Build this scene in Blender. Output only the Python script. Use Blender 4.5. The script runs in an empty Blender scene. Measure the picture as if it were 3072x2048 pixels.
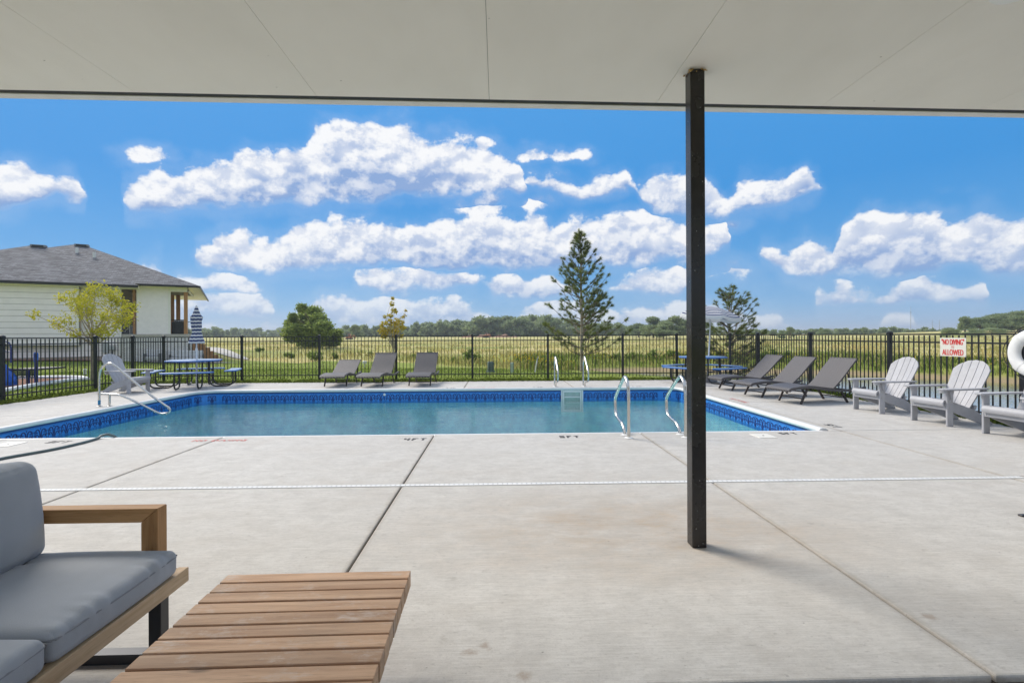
import bpy, math, random
import numpy as np
from mathutils import Vector, Matrix, Quaternion

R = math.radians
sc = bpy.context.scene
random.seed(7)
rng = np.random.default_rng(11)

# ------------------------------------------------------------------ camera
F, H, YAW, ROLL, CX, HY = 1484.0, 1.38, R(1.65), R(.25), 1536.0, 1006.0
cam_d = bpy.data.cameras.new('camera')
cam = bpy.data.objects.new('camera', cam_d)
sc.collection.objects.link(cam)
cam_d.sensor_width = 36.0
cam_d.lens = F / 3072 * 36
cam_d.shift_y = -(1024 - HY) / 3072
cam_d.clip_start = .05
cam_d.clip_end = 8000
cam.matrix_world = Matrix.Translation((0, 0, H)) @ (Matrix.Rotation(-YAW, 4, 'Z') @ Matrix.Rotation(R(90), 4, 'X') @ Matrix.Rotation(-ROLL, 4, 'Z'))
sc.camera = cam

def ray(px, py):
    dx, dy = px - CX, py - HY
    c, s = math.cos(ROLL), math.sin(ROLL)
    x, y = dx * c - dy * s, dx * s + dy * c
    r, u = x / F, -y / F
    return Vector((math.cos(YAW) * r + math.sin(YAW), math.cos(YAW) - math.sin(YAW) * r, u))
def G(px, py, z=0.):
    d = ray(px, py); t = (z - H) / d.z
    return Vector((d.x * t, d.y * t, z))
def AY(px, py, Y):
    d = ray(px, py); t = Y / d.y
    return Vector((d.x * t, Y, H + d.z * t))
def AX(px, py, X):
    d = ray(px, py); t = X / d.x
    return Vector((X, d.y * t, H + d.z * t))

# ------------------------------------------------------------------ light, sky, exposure
EXPO = 1.38
SKY_STRENGTH = .1
sc.view_settings.view_transform = 'Standard'
sc.view_settings.look = 'None'
sc.view_settings.gamma = 1
sc.view_settings.exposure = EXPO
sc.view_settings.use_curve_mapping = False
sc.render.film_transparent = False
sc.cycles.use_denoising = True
sc.cycles.max_bounces = 10
sc.cycles.transparent_max_bounces = 24
sc.cycles.caustics_reflective = False
sc.cycles.caustics_refractive = False
sc.cycles.sample_clamp_indirect = 6

SUN_EL, SUN_AZ = R(43), R(-50)          # in front of the porch, to the left
sun_dir = Vector((math.sin(SUN_AZ) * math.cos(SUN_EL), math.cos(SUN_AZ) * math.cos(SUN_EL), math.sin(SUN_EL)))
sd = bpy.data.lights.new('sun', 'SUN')
sd.energy = 1.5
sd.angle = R(27)
sd.color = (1.0, .925, .82)
so = bpy.data.objects.new('sun', sd)
so.rotation_euler = sun_dir.to_track_quat('Z', 'Y').to_euler()
so.location = (-10, 20, 30)
sc.collection.objects.link(so)

world = bpy.data.worlds.new('World')
sc.world = world
world.use_nodes = True
WT = world.node_tree
WT.nodes.clear()

def nd(nt, typ, ins=None, **attrs):
    n = nt.nodes.new(typ)
    for k, v in attrs.items():
        setattr(n, k, v)
    for k, v in (ins or {}).items():
        s = n.inputs[k]
        if isinstance(v, bpy.types.NodeSocket):
            nt.links.new(v, s)
        else:
            s.default_value = v
    return n
def mth(nt, op, a, b=0., c=0., clamp=False):
    n = nt.nodes.new('ShaderNodeMath'); n.operation = op; n.use_clamp = clamp
    for i, v in enumerate((a, b, c)):
        if isinstance(v, bpy.types.NodeSocket): nt.links.new(v, n.inputs[i])
        else: n.inputs[i].default_value = v
    return n.outputs[0]
def vmt(nt, op, a, b=None, c=None):
    n = nt.nodes.new('ShaderNodeVectorMath'); n.operation = op
    for i, v in enumerate((a, b, c)):
        if v is None: continue
        if isinstance(v, bpy.types.NodeSocket): nt.links.new(v, n.inputs[i])
        else: n.inputs[i].default_value = v
    return n.outputs['Value'] if op in ('LENGTH', 'DOT_PRODUCT', 'DISTANCE') else n.outputs['Vector']
def mixc(nt, fac, a, b, mode='MIX'):
    n = nt.nodes.new('ShaderNodeMix'); n.data_type = 'RGBA'; n.blend_type = mode
    for s, v in ((n.inputs['Factor'], fac), (n.inputs['A'], a), (n.inputs['B'], b)):
        if isinstance(v, bpy.types.NodeSocket): nt.links.new(v, s)
        elif hasattr(v, '__len__') and len(v) == 3: s.default_value = (*v, 1)
        else: s.default_value = v
    return n.outputs['Result']
def mapr(nt, v, a, b, c=0., d=1., smooth=False):
    n = nt.nodes.new('ShaderNodeMapRange'); n.clamp = True
    if smooth: n.interpolation_type = 'SMOOTHSTEP'
    nt.links.new(v, n.inputs[0])
    for i, x in enumerate((a, b, c, d)): n.inputs[i + 1].default_value = x
    return n.outputs[0]

# cloud banks of the sky in view: (x, top, base) along each bank, read off the photograph and turned into directions
BANKS = [
 [(0,522,645),(60,512,640),(115,510,622),(165,528,600),(200,545,588),(245,530,618),(272,548,620),(286,600,600),(385,600,600),(410,572,635),(470,545,640),(505,505,638),(545,535,640),(600,505,632),(690,495,630),(755,470,625),(820,482,625),(855,450,622),(925,432,622),(955,398,618),(1040,380,612),(1165,370,606),(1220,388,606),(1275,425,602),(1335,430,600),(1390,425,598),(1440,450,590),(1520,468,582),(1560,505,600),(1585,560,560)],
 [(1560,550,550),(1590,530,566),(1680,535,578),(1755,565,598),(1800,540,585),(1860,520,568),(1890,525,548),(1908,560,580),(1930,572,608),(1962,540,640),(2060,522,660),(2110,535,662),(2160,580,655),(2195,605,640),(2235,540,625),(2300,540,622),(2380,548,612),(2410,515,608),(2440,508,590),(2480,545,575),(2520,562,570),(2535,570,570)],
 [(590,765,765),(620,745,800),(655,735,800),(670,705,808),(740,697,812),(800,720,815),(840,720,815),(900,700,815),(950,680,815),(1000,672,812),(1080,672,805),(1140,690,805),(1210,690,805),(1270,690,810),(1320,662,812),(1400,668,812),(1450,660,812),(1500,655,815),(1560,655,815),(1600,655,812),(1660,690,812),(1700,680,808),(1770,655,802),(1850,645,800),(1940,645,795),(2010,665,790),(2054,670,790),(2110,690,775),(2140,690,765),(2190,680,735),(2205,715,715)],
 [(2275,762,762),(2300,745,775),(2340,745,800),(2380,765,825),(2430,730,830),(2490,745,830),(2530,760,815),(2545,690,815),(2590,650,820),(2640,640,825),(2690,665,825),(2750,640,828),(2800,630,828),(2840,650,820),(2880,680,805),(2940,680,805),(2970,640,810),(3010,630,830),(3072,650,830),(3200,640,830),(3300,740,740)],
 [(2460,920,920),(2480,880,925),(2550,850,925),(2600,880,920),(2680,890,925),(2740,860,928),(2800,830,925),(2860,850,920),(2920,865,910),(3000,860,905),(3030,890,890)],
 [(420,838,838),(450,795,838),(490,795,838),(530,830,842),(570,840,885),(600,845,882),(650,820,880),(700,815,876),(740,840,876),(800,855,876),(815,870,870)],
 [(540,905,980),(600,880,950),(700,878,945),(780,880,945),(820,900,940),(850,925,930),(890,950,975),(950,905,985),(1010,893,985),(1060,900,985),(1100,915,985),(1160,895,990),(1210,920,990),(1250,925,980),(1300,905,980),(1360,900,980),(1420,925,985),(1480,950,972),(1510,960,960)],
 [(1040,830,830),(1080,815,870),(1180,810,885),(1280,815,870),(1400,820,865),(1440,840,865),(1480,835,895),(1560,830,900),(1700,850,895),(1760,870,870),(1900,840,880),(1960,810,890),(2050,800,900),(2080,860,860)],
 [(1500,965,990),(1600,930,990),(1680,900,990),(1800,930,995),(1880,930,995),(1960,920,995),(2050,905,995),(2120,930,990),(2250,955,995),(2350,960,995),(2420,988,988),(2660,992,992),(2690,960,1000),(2730,948,1000),(2770,965,1000),(2800,995,995)],
]
WISPS = [(462,470,38,14),(1455,430,20,15),(1590,465,50,12),(1700,463,42,13),(1590,610,44,15),(1660,605,24,14),(2190,812,46,22),(2222,665,26,10),(1470,600,80,40)]
def build_sky():
    nt = WT
    tc = nd(nt, 'ShaderNodeTexCoord')
    d = vmt(nt, 'NORMALIZE', tc.outputs['Generated'])
    sx = nd(nt, 'ShaderNodeSeparateXYZ', {0: d})
    hor = mth(nt, 'MAXIMUM', mth(nt, 'SQRT', mth(nt, 'ADD', mth(nt, 'POWER', sx.outputs[0], 2), mth(nt, 'POWER', sx.outputs[1], 2))), .02)
    el = mth(nt, 'DIVIDE', sx.outputs[2], hor)
    cyl = nd(nt, 'ShaderNodeCombineXYZ', {0: mth(nt, 'DIVIDE', sx.outputs[0], hor), 1: mth(nt, 'DIVIDE', sx.outputs[1], hor), 2: mth(nt, 'MULTIPLY', mth(nt, 'MINIMUM', el, 1.6), 1.25)}).outputs[0]
    def noise(v, s, det, r): return nd(nt, 'ShaderNodeTexNoise', {'Vector': v, 'Scale': s, 'Detail': det, 'Roughness': r, 'Lacunarity': 2.15}).outputs
    n1 = noise(cyl, 15., 7., .60)[0]
    n2 = noise(vmt(nt, 'ADD', cyl, (-.006, 0., .014)), 15., 7., .60)[0]
    bl = nd(nt, 'ShaderNodeTexVoronoi', {'Vector': vmt(nt, 'ADD', cyl, vmt(nt, 'MULTIPLY', noise(cyl, 16., 3., .6)[1], (.045, .045, .045))), 'Scale': 22.}).outputs['Distance']
    nb = noise(cyl, 3.2, 3., .5)[0]
    wr = noise(cyl, 9., 4., .55)[1]
    yy = mth(nt, 'MAXIMUM', sx.outputs[1], .05)
    wp = vmt(nt, 'MULTIPLY', vmt(nt, 'SUBTRACT', wr, (.5, .5, .5)), (70, 46, 0))
    pp = nd(nt, 'ShaderNodeCombineXYZ', {0: mth(nt, 'MULTIPLY_ADD', mth(nt, 'DIVIDE', sx.outputs[0], yy), F, 1493), 1: mth(nt, 'MULTIPLY', mth(nt, 'DIVIDE', sx.outputs[2], yy), F), 2: 0.}).outputs[0]
    ps = nd(nt, 'ShaderNodeSeparateXYZ', {0: vmt(nt, 'ADD', pp, wp)})
    px, h = ps.outputs[0], ps.outputs[1]
    fx = mth(nt, 'DIVIDE', px, 3400.)
    D = rel = None
    for bank in BANKS:
        rp = nd(nt, 'ShaderNodeValToRGB', {0: fx}); cr = rp.color_ramp
        bank = bank[:32]
        for i, (x, t, b) in enumerate(bank):
            if i < 2: e = cr.elements[i]; e.position = x/3400
            else: e = cr.elements.new(x/3400)
            e.color = ((HY-t)/1000, (HY-b)/1000, 0, 1)
        sp = nd(nt, 'ShaderNodeSeparateColor', {0: rp.outputs[0]})
        hk = mth(nt, 'DIVIDE', h, 1000.)
        below = mth(nt, 'SUBTRACT', hk, sp.outputs[1]); above = mth(nt, 'SUBTRACT', sp.outputs[0], hk)
        di = mth(nt, 'MULTIPLY', mth(nt, 'MINIMUM', mth(nt, 'MULTIPLY', below, 1.3), above), 24.)
        open_ = mth(nt, 'MULTIPLY', mth(nt, 'SUBTRACT', mth(nt, 'MINIMUM', mth(nt, 'SUBTRACT', sp.outputs[0], sp.outputs[1]), .03), .03), 52.)
        di = mth(nt, 'ADD', di, open_)
        ri = mth(nt, 'DIVIDE', below, mth(nt, 'MAXIMUM', mth(nt, 'SUBTRACT', sp.outputs[0], sp.outputs[1]), .02))
        if D is None: D, rel = di, ri
        else:
            g = mth(nt, 'GREATER_THAN', di, D)
            rel = mth(nt, 'ADD', mth(nt, 'MULTIPLY', rel, mth(nt, 'SUBTRACT', 1, g)), mth(nt, 'MULTIPLY', ri, g))
            D = mth(nt, 'SMOOTH_MAX', D, di, .25)
    pv = nd(nt, 'ShaderNodeCombineXYZ', {0: px, 1: h, 2: 0.}).outputs[0]
    for (x, y, rx, ry) in WISPS:
        q = vmt(nt, 'MULTIPLY_ADD', pv, (1/rx, 1/ry, 0), (-x/rx, -(HY-y)/ry, 0))
        D = mth(nt, 'MAXIMUM', D, mth(nt, 'MULTIPLY', mth(nt, 'SUBTRACT', 1., vmt(nt, 'LENGTH', q)), .55))
    D = mth(nt, 'MINIMUM', D, 1.3)
    # beyond the frame broken cumulus goes on, its cover raised to whiten the ambient light
    az = mth(nt, 'ARCTAN2', sx.outputs[0], sx.outputs[1])
    side = mapr(nt, mth(nt, 'ABSOLUTE', az), .84, 1.05, 0, 1, True)
    out = mth(nt, 'MAXIMUM', side, mapr(nt, el, .50, .70, 0, 1, True))
    gen = mth(nt, 'MULTIPLY', mth(nt, 'SUBTRACT', nb, .47), 6.5)
    D = mth(nt, 'ADD', mth(nt, 'MULTIPLY', D, mth(nt, 'SUBTRACT', 1, out)), mth(nt, 'MULTIPLY', gen, out))
    rel = mth(nt, 'ADD', mth(nt, 'MULTIPLY', rel, mth(nt, 'SUBTRACT', 1, out)), mth(nt, 'MULTIPLY', out, .6))
    puff = mth(nt, 'ADD', mth(nt, 'MULTIPLY_ADD', mth(nt, 'SUBTRACT', n1, .5), 3.2, .42), mth(nt, 'MULTIPLY', mth(nt, 'SUBTRACT', .42, bl), .75))
    D0 = mth(nt, 'ADD', D, puff)
    soft = mapr(nt, rel, 0., .6, 1.6, .50)            # ragged thin bases, crisp tops
    alpha = nd(nt, 'ShaderNodeMapRange', {0: D0, 1: -.05, 2: soft}, interpolation_type='SMOOTHSTEP').outputs[0]
    relief = mapr(nt, mth(nt, 'SUBTRACT', n1, n2), -.07, .07, -1, 1)
    relief = mth(nt, 'ADD', relief, mapr(nt, bl, .1, .7, .9, -.9))
    litv = mth(nt, 'ADD', mapr(nt, mth(nt, 'ADD', rel, mth(nt, 'MULTIPLY', mth(nt, 'SUBTRACT', nb, .5), 1.1)), -.25, .95, .08, .95, True), mth(nt, 'MULTIPLY', relief, .27))
    litv = mth(nt, 'MAXIMUM', litv, mapr(nt, D0, .15, .8, .8, 0.))     # thin edges glow
    sky = nd(nt, 'ShaderNodeTexSky', sky_type='NISHITA', sun_disc=False, sun_elevation=SUN_EL, sun_rotation=SUN_AZ, air_density=1.0, dust_density=.3, ozone_density=3.0)
    k = 1 / SKY_STRENGTH / 2 ** EXPO
    ramp = nd(nt, 'ShaderNodeValToRGB', {0: mapr(nt, el, 0, 1)})
    cr = ramp.color_ramp
    stops = [(0, (.27, .46, .72)), (.05, (.17, .41, .73)), (.14, (.066, .33, .72)), (.27, (.028, .285, .71)), (.46, (.055, .32, .75)), (1, (.12, .32, .66))]
    cr.elements[0].position, cr.elements[0].color = 0, (*stops[0][1], 1)
    cr.elements[1].position, cr.elements[1].color = 1, (*stops[-1][1], 1)
    for p, c in stops[1:-1]:
        cr.elements.new(p).color = (*c, 1)
    blue = mixc(nt, 1., ramp.outputs[0], (k, k, k), 'MULTIPLY')
    clear = mixc(nt, .95, sky.outputs[0], blue)
    ccol = mixc(nt, mapr(nt, litv, 0, 1), (.27*k, .41*k, .70*k), (.99*k, .99*k, 1.0*k))
    ccol = mixc(nt, mapr(nt, el, .0, .13, .40, 0), ccol, clear)          # thin distant clouds low in the air
    veil = mth(nt, 'MULTIPLY', nd(nt, 'ShaderNodeMapRange', {0: mth(nt, 'ADD', D0, mth(nt, 'MULTIPLY', mth(nt, 'SUBTRACT', nb, .5), 2.)), 1: -1.15, 2: .6}, interpolation_type='SMOOTHSTEP').outputs[0], .12)
    alpha = mth(nt, 'MAXIMUM', alpha, veil)
    colr = mixc(nt, mth(nt, 'MULTIPLY', alpha, .97), clear, ccol)
    bg = nd(nt, 'ShaderNodeBackground', {'Color': colr, 'Strength': SKY_STRENGTH})
    nd(nt, 'ShaderNodeOutputWorld', {'Surface': bg.outputs[0]})
build_sky()
try:
    world.cycles.sampling_method = 'MANUAL'
    world.cycles.sample_map_resolution = 256
except Exception:
    pass

# ------------------------------------------------------------------ helpers
col = sc.collection
def link(o, parent=None):
    col.objects.link(o)
    if parent is not None:
        o.parent = parent
    return o
def tag(o, label=None, cat=None, group=None, kind=None):
    if label: o['label'] = label
    if cat: o['category'] = cat
    if group: o['group'] = group
    if kind: o['kind'] = kind
    return o
def thing(name, label, cat, loc=(0, 0, 0), rz=0., group=None):
    o = bpy.data.objects.new(name, None)
    o.empty_display_size = .2
    o.location = loc; o.rotation_euler = (0, 0, rz)
    link(o)
    return tag(o, label, cat, group)
def copy_tree(o, parent=None):
    c = o.copy()
    link(c)
    c.parent = parent
    for ch in list(o.children):
        copy_tree(ch, c)
    return c

class MB:
    def __init__(s): s.v, s.f = [], []
    def add(s, vs, fs):
        b = len(s.v); s.v += [tuple(v) for v in vs]; s.f += [tuple(i + b for i in f) for f in fs]; return s
    def box(s, x0, x1, y0, y1, z0, z1):
        return s.add([(x0,y0,z0),(x1,y0,z0),(x1,y1,z0),(x0,y1,z0),(x0,y0,z1),(x1,y0,z1),(x1,y1,z1),(x0,y1,z1)],
                     [(0,3,2,1),(4,5,6,7),(0,1,5,4),(1,2,6,5),(2,3,7,6),(3,0,4,7)])
    def hexa(s, p):            # 8 points, bottom ring then top ring
        return s.add(p, [(0,3,2,1),(4,5,6,7),(0,1,5,4),(1,2,6,5),(2,3,7,6),(3,0,4,7)])
    def beam(s, a, b, w, h, up=(0, 0, 1)):
        a, b = Vector(a), Vector(b); d = (b - a).normalized(); up = Vector(up)
        if abs(d.dot(up)) > .98: up = Vector((1, 0, 0))
        sx = d.cross(up).normalized(); sz = sx.cross(d).normalized()
        r = [(-1,-1),(1,-1),(1,1),(-1,1)]
        P = [a + sx * (w/2*i) + sz * (h/2*j) for i, j in r] + [b + sx * (w/2*i) + sz * (h/2*j) for i, j in r]
        return s.add(P, [(3,2,1,0),(4,5,6,7),(0,1,5,4),(1,2,6,5),(2,3,7,6),(3,0,4,7)])
    def tube(s, pts, r, n=8, cap=True):
        pts = [Vector(p) for p in pts]; m = len(pts)
        rs = r if hasattr(r, '__len__') else [r] * m
        t0 = (pts[1] - pts[0]).normalized()
        nrm = t0.orthogonal().normalized(); vs = []; pt = t0
        for i, p in enumerate(pts):
            t = ((pts[i] - pts[i-1]) if i else t0).normalized() + ((pts[i+1] - pts[i]).normalized() if i < m - 1 else Vector())
            t = t.normalized() if t.length > 1e-6 else pt
            q = pt.rotation_difference(t); nrm = (q @ nrm).normalized(); pt = t
            b = t.cross(nrm)
            for k in range(n):
                a = 2 * math.pi * k / n
                vs.append(p + (nrm * math.cos(a) + b * math.sin(a)) * rs[i])
        fs = [(i*n+k, i*n+(k+1) % n, (i+1)*n+(k+1) % n, (i+1)*n+k) for i in range(m-1) for k in range(n)]
        if cap:
            fs += [tuple(range(n-1, -1, -1)), tuple((m-1)*n+k for k in range(n))]
        return s.add(vs, fs)
    def lathe(s, prof, n=24, c=(0, 0, 0)):      # prof: (r, z)
        vs = [(c[0]+r*math.cos(2*math.pi*k/n), c[1]+r*math.sin(2*math.pi*k/n), c[2]+z) for r, z in prof for k in range(n)]
        m = len(prof)
        fs = [(i*n+k, i*n+(k+1) % n, (i+1)*n+(k+1) % n, (i+1)*n+k) for i in range(m-1) for k in range(n)]
        fs += [tuple(range(n-1, -1, -1)), tuple((m-1)*n+k for k in range(n))]
        return s.add(vs, fs)
    def prism(s, poly, z0, z1):
        n = len(poly)
        return s.add([(x, y, z0) for x, y in poly] + [(x, y, z1) for x, y in poly],
                     [tuple(range(n-1, -1, -1)), tuple(range(n, 2*n))] + [(i, (i+1) % n, n+(i+1) % n, n+i) for i in range(n)])
    def extrude(s, prof, axis, a, b):           # prof in the plane across axis, list of 2d
        n = len(prof)
        mk = {'x': lambda t, p: (t, p[0], p[1]), 'y': lambda t, p: (p[0], t, p[1])}[axis]
        return s.add([mk(a, p) for p in prof] + [mk(b, p) for p in prof],
                     [tuple(range(n)), tuple(range(2*n-1, n-1, -1))] + [(i, n+i, n+(i+1) % n, (i+1) % n) for i in range(n)])
    def quad(s, *p): return s.add(p, [tuple(range(len(p)))])
    def mesh(s, name, smooth=False):
        me = bpy.data.meshes.new(name)
        me.from_pydata(s.v, [], s.f); me.update()
        if smooth:
            me.polygons.foreach_set('use_smooth', [True] * len(me.polygons))
            try: me.set_sharp_from_angle(angle=R(40))
            except Exception: pass
        return me
    def build(s, name, m, parent=None, smooth=False, bevel=0., seg=1, label=None):
        me = s.mesh(name, smooth); me.materials.append(m)
        o = bpy.data.objects.new(name, me); link(o, parent)
        if bevel:
            b = o.modifiers.new('bevel', 'BEVEL'); b.width = bevel; b.segments = seg; b.limit_method = 'ANGLE'; b.angle_limit = R(40)
        if label: o['label'] = label
        return o
def obj_from_mesh(name, me, parent=None, loc=(0, 0, 0), rot=(0, 0, 0), scale=(1, 1, 1)):
    o = bpy.data.objects.new(name, me); link(o, parent)
    o.location = loc; o.rotation_euler = rot; o.scale = scale
    return o
def poly_mesh(name, V, nper, m):
    """V: (N, nper, 3) array of separate faces."""
    N = V.shape[0]
    me = bpy.data.meshes.new(name)
    me.vertices.add(N * nper); me.vertices.foreach_set('co', np.ascontiguousarray(V, dtype=np.float32).ravel())
    me.loops.add(N * nper); me.loops.foreach_set('vertex_index', np.arange(N * nper, dtype=np.int32))
    me.polygons.add(N); me.polygons.foreach_set('loop_start', np.arange(0, N * nper, nper, dtype=np.int32))
    me.update(calc_edges=True); me.validate()
    me.materials.append(m)
    return me
def smooth_path(pts, n=8, closed=False):
    """Catmull-Rom through the points."""
    P = [Vector(p) for p in pts]; out = []
    m = len(P)
    for i in range(m - 1):
        p0, p1, p2, p3 = P[max(i-1, 0)], P[i], P[i+1], P[min(i+2, m-1)]
        for k in range(n):
            t = k / n
            out.append(.5 * ((2*p1) + (-p0+p2)*t + (2*p0-5*p1+4*p2-p3)*t*t + (-p0+3*p1-3*p2+p3)*t**3))
    out.append(P[-1]); return out
def fillet(pts, r, n=6):
    P = [Vector(p) for p in pts]; out = [P[0]]
    for i in range(1, len(P)-1):
        a, b, c = P[i-1], P[i], P[i+1]
        d1, d2 = (a-b), (c-b); k = min(r, d1.length*.48, d2.length*.48)
        s, e = b + d1.normalized()*k, b + d2.normalized()*k
        for j in range(n+1):
            t = j/n; out.append((1-t)**2*s + 2*t*(1-t)*b + t*t*e)
    out.append(P[-1]); return out

# ------------------------------------------------------------------ materials
def new_mat(name):
    m = bpy.data.materials.new(name); m.use_nodes = True
    nt = m.node_tree; b = nt.nodes['Principled BSDF']
    return m, nt, b
def mat(name, c, rough=.5, metal=0., var=.12, scale=6., bump=0., bscale=80., stretch=(1, 1, 1), orand=0., spec=.5, isl=0., sheen=0.):
    m, nt, b = new_mat(name)
    tc = nd(nt, 'ShaderNodeTexCoord')
    v = vmt(nt, 'MULTIPLY', tc.outputs['Object'], stretch)
    n = nd(nt, 'ShaderNodeTexNoise', {'Vector': v, 'Scale': scale, 'Detail': 5., 'Roughness': .6})
    lo, hi = tuple(x*(1-var) for x in c), tuple(min(x*(1+var), .95) for x in c)
    cc = mixc(nt, mapr(nt, n.outputs[0], .3, .7), lo, hi)
    if orand:
        oi = nd(nt, 'ShaderNodeObjectInfo')
        cc = mixc(nt, 1., cc, nd(nt, 'ShaderNodeCombineColor', {i: mapr(nt, oi.outputs['Random'], 0, 1, 1-orand, 1+orand) for i in range(3)}).outputs[0], 'MULTIPLY')
    if isl:
        ge = nd(nt, 'ShaderNodeNewGeometry')
        cc = mixc(nt, 1., cc, nd(nt, 'ShaderNodeCombineColor', {i: mapr(nt, ge.outputs['Random Per Island'], 0, 1, 1-isl, 1+isl) for i in range(3)}).outputs[0], 'MULTIPLY')
    nt.links.new(cc, b.inputs['Base Color'])
    b.inputs['Roughness'].default_value = rough; b.inputs['Metallic'].default_value = metal
    b.inputs['Specular IOR Level'].default_value = spec
    if sheen: b.inputs['Sheen Weight'].default_value = sheen
    if bump:
        n2 = nd(nt, 'ShaderNodeTexNoise', {'Vector': v, 'Scale': bscale, 'Detail': 4.})
        bp = nd(nt, 'ShaderNodeBump', {'Height': n2.outputs[0], 'Strength': bump, 'Distance': .01})
        nt.links.new(bp.outputs[0], b.inputs['Normal'])
    return m

def concrete_mat():
    m, nt, b = new_mat('broom_concrete')
    p = nd(nt, 'ShaderNodeNewGeometry').outputs['Position']
    def noise(mul, scale, det=5., rough=.6):
        return nd(nt, 'ShaderNodeTexNoise', {'Vector': vmt(nt, 'MULTIPLY', p, mul), 'Scale': scale, 'Detail': det, 'Roughness': rough}).outputs[0]
    c = mixc(nt, mapr(nt, noise((1, 1, 1), .5, 4), .3, .7), (.55, .525, .485), (.64, .622, .588))
    # tan wash on the slab round the post
    dist = vmt(nt, 'LENGTH', vmt(nt, 'MULTIPLY', vmt(nt, 'SUBTRACT', p, (.95, 3.5, 0)), (.5, 1., 0)))
    wash = mth(nt, 'MULTIPLY', mapr(nt, dist, .15, 1.15, 1, 0, True), mapr(nt, noise((.8, 1.3, 1), 2.4, 6, .65), .3, .62))
    c = mixc(nt, mth(nt, 'MULTIPLY', wash, .8), c, (.42, .315, .215))
    # mottling, pores and broom lines
    c = mixc(nt, mapr(nt, noise((.9, 1.2, 1), 5.5, 9, .75), .40, .70, 0, .75), c, (.42, .40, .37))
    c = mixc(nt, mapr(nt, noise((.7, 1.6, 1), 26, 5, .75), .50, .72, 0, .6), c, (.38, .36, .335))
    c = mixc(nt, mapr(nt, noise((.8, 1.1, 1), 1.7, 5, .6), .5, .75, 0, .45), c, (.47, .425, .37))
    c = mixc(nt, mapr(nt, noise((1, 1, 1), 90, 2, .6), .55, .75, 0, .5), c, (.37, .355, .33))
    st = noise((2.2, 85, 1), 1.6, 5, .8)
    c = mixc(nt, mapr(nt, st, .48, .70, 0, .55), c, (.36, .345, .32))
    st2 = noise((2.2, 95, 1), 1.2, 4, .7)
    c = mixc(nt, mapr(nt, st2, .52, .75, 0, .4), c, (.74, .73, .70))
    # scuffs, specks
    sp = noise((3, 9, 1), 5.5, 3, .5)
    c = mixc(nt, mapr(nt, sp, .66, .76, 0, .6), c, (.30, .285, .265))
    vo = nd(nt, 'ShaderNodeTexVoronoi', {'Vector': vmt(nt, 'MULTIPLY', p, (1, 1.6, 1)), 'Scale': 4.5, 'Randomness': 1.})
    c = mixc(nt, mth(nt, 'MULTIPLY', mapr(nt, vo.outputs['Distance'], .018, .03, 1, 0), .75), c, (.12, .11, .10))
    # a few brown drips on the porch slab
    for (x, y, r) in ((-.13, 2.16, .085), (-.06, 2.205, .07), (.10, 2.00, .09), (2.1, 2.35, .10)):
        dd = vmt(nt, 'LENGTH', vmt(nt, 'SUBTRACT', p, (x, y, 0)))
        f = mth(nt, 'MULTIPLY', mapr(nt, mth(nt, 'SUBTRACT', dd, mth(nt, 'MULTIPLY', noise((1, 1, 1), 26, 3), r * 1.1)), -r * .45, -r * .1, 1, 0), .5)
        c = mixc(nt, f, c, (.27, .19, .13))
    jd = None
    sx_ = nd(nt, 'ShaderNodeSeparateXYZ', {0: p})
    for xj in (-3.78, -.89, 2.0, 4.89):
        q_ = mth(nt, 'ABSOLUTE', mth(nt, 'SUBTRACT', sx_.outputs[0], xj)); jd = q_ if jd is None else mth(nt, 'MINIMUM', jd, q_)
    jf = mapr(nt, mth(nt, 'SUBTRACT', jd, mth(nt, 'MULTIPLY', noise((1, 1, 1), 7, 6, .7), .09)), -.045, .0, 1, 0)
    c = mixc(nt, mth(nt, 'MULTIPLY', jf, .5), c, (.30, .255, .20))
    c = mixc(nt, mapr(nt, noise((1, 1.5, 1), 34, 3, .6), .66, .72, 0, .55), c, (.27, .255, .235))
    c = mixc(nt, mapr(nt, noise((1, 1.2, 1), 9, 4, .6), .64, .70, 0, .35), c, (.33, .30, .265))
    c = mixc(nt, 1., c, (.955, .955, .955), 'MULTIPLY')
    nt.links.new(c, b.inputs['Base Color'])
    b.inputs['Roughness'].default_value = .78
    b.inputs['Specular IOR Level'].default_value = .35
    h = mth(nt, 'ADD', mth(nt, 'MULTIPLY', st, .7), noise((1, 1, 1), 120, 3))
    bp = nd(nt, 'ShaderNodeBump', {'Height': h, 'Strength': .35, 'Distance': .004})
    nt.links.new(bp.outputs[0], b.inputs['Normal'])
    return m

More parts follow.
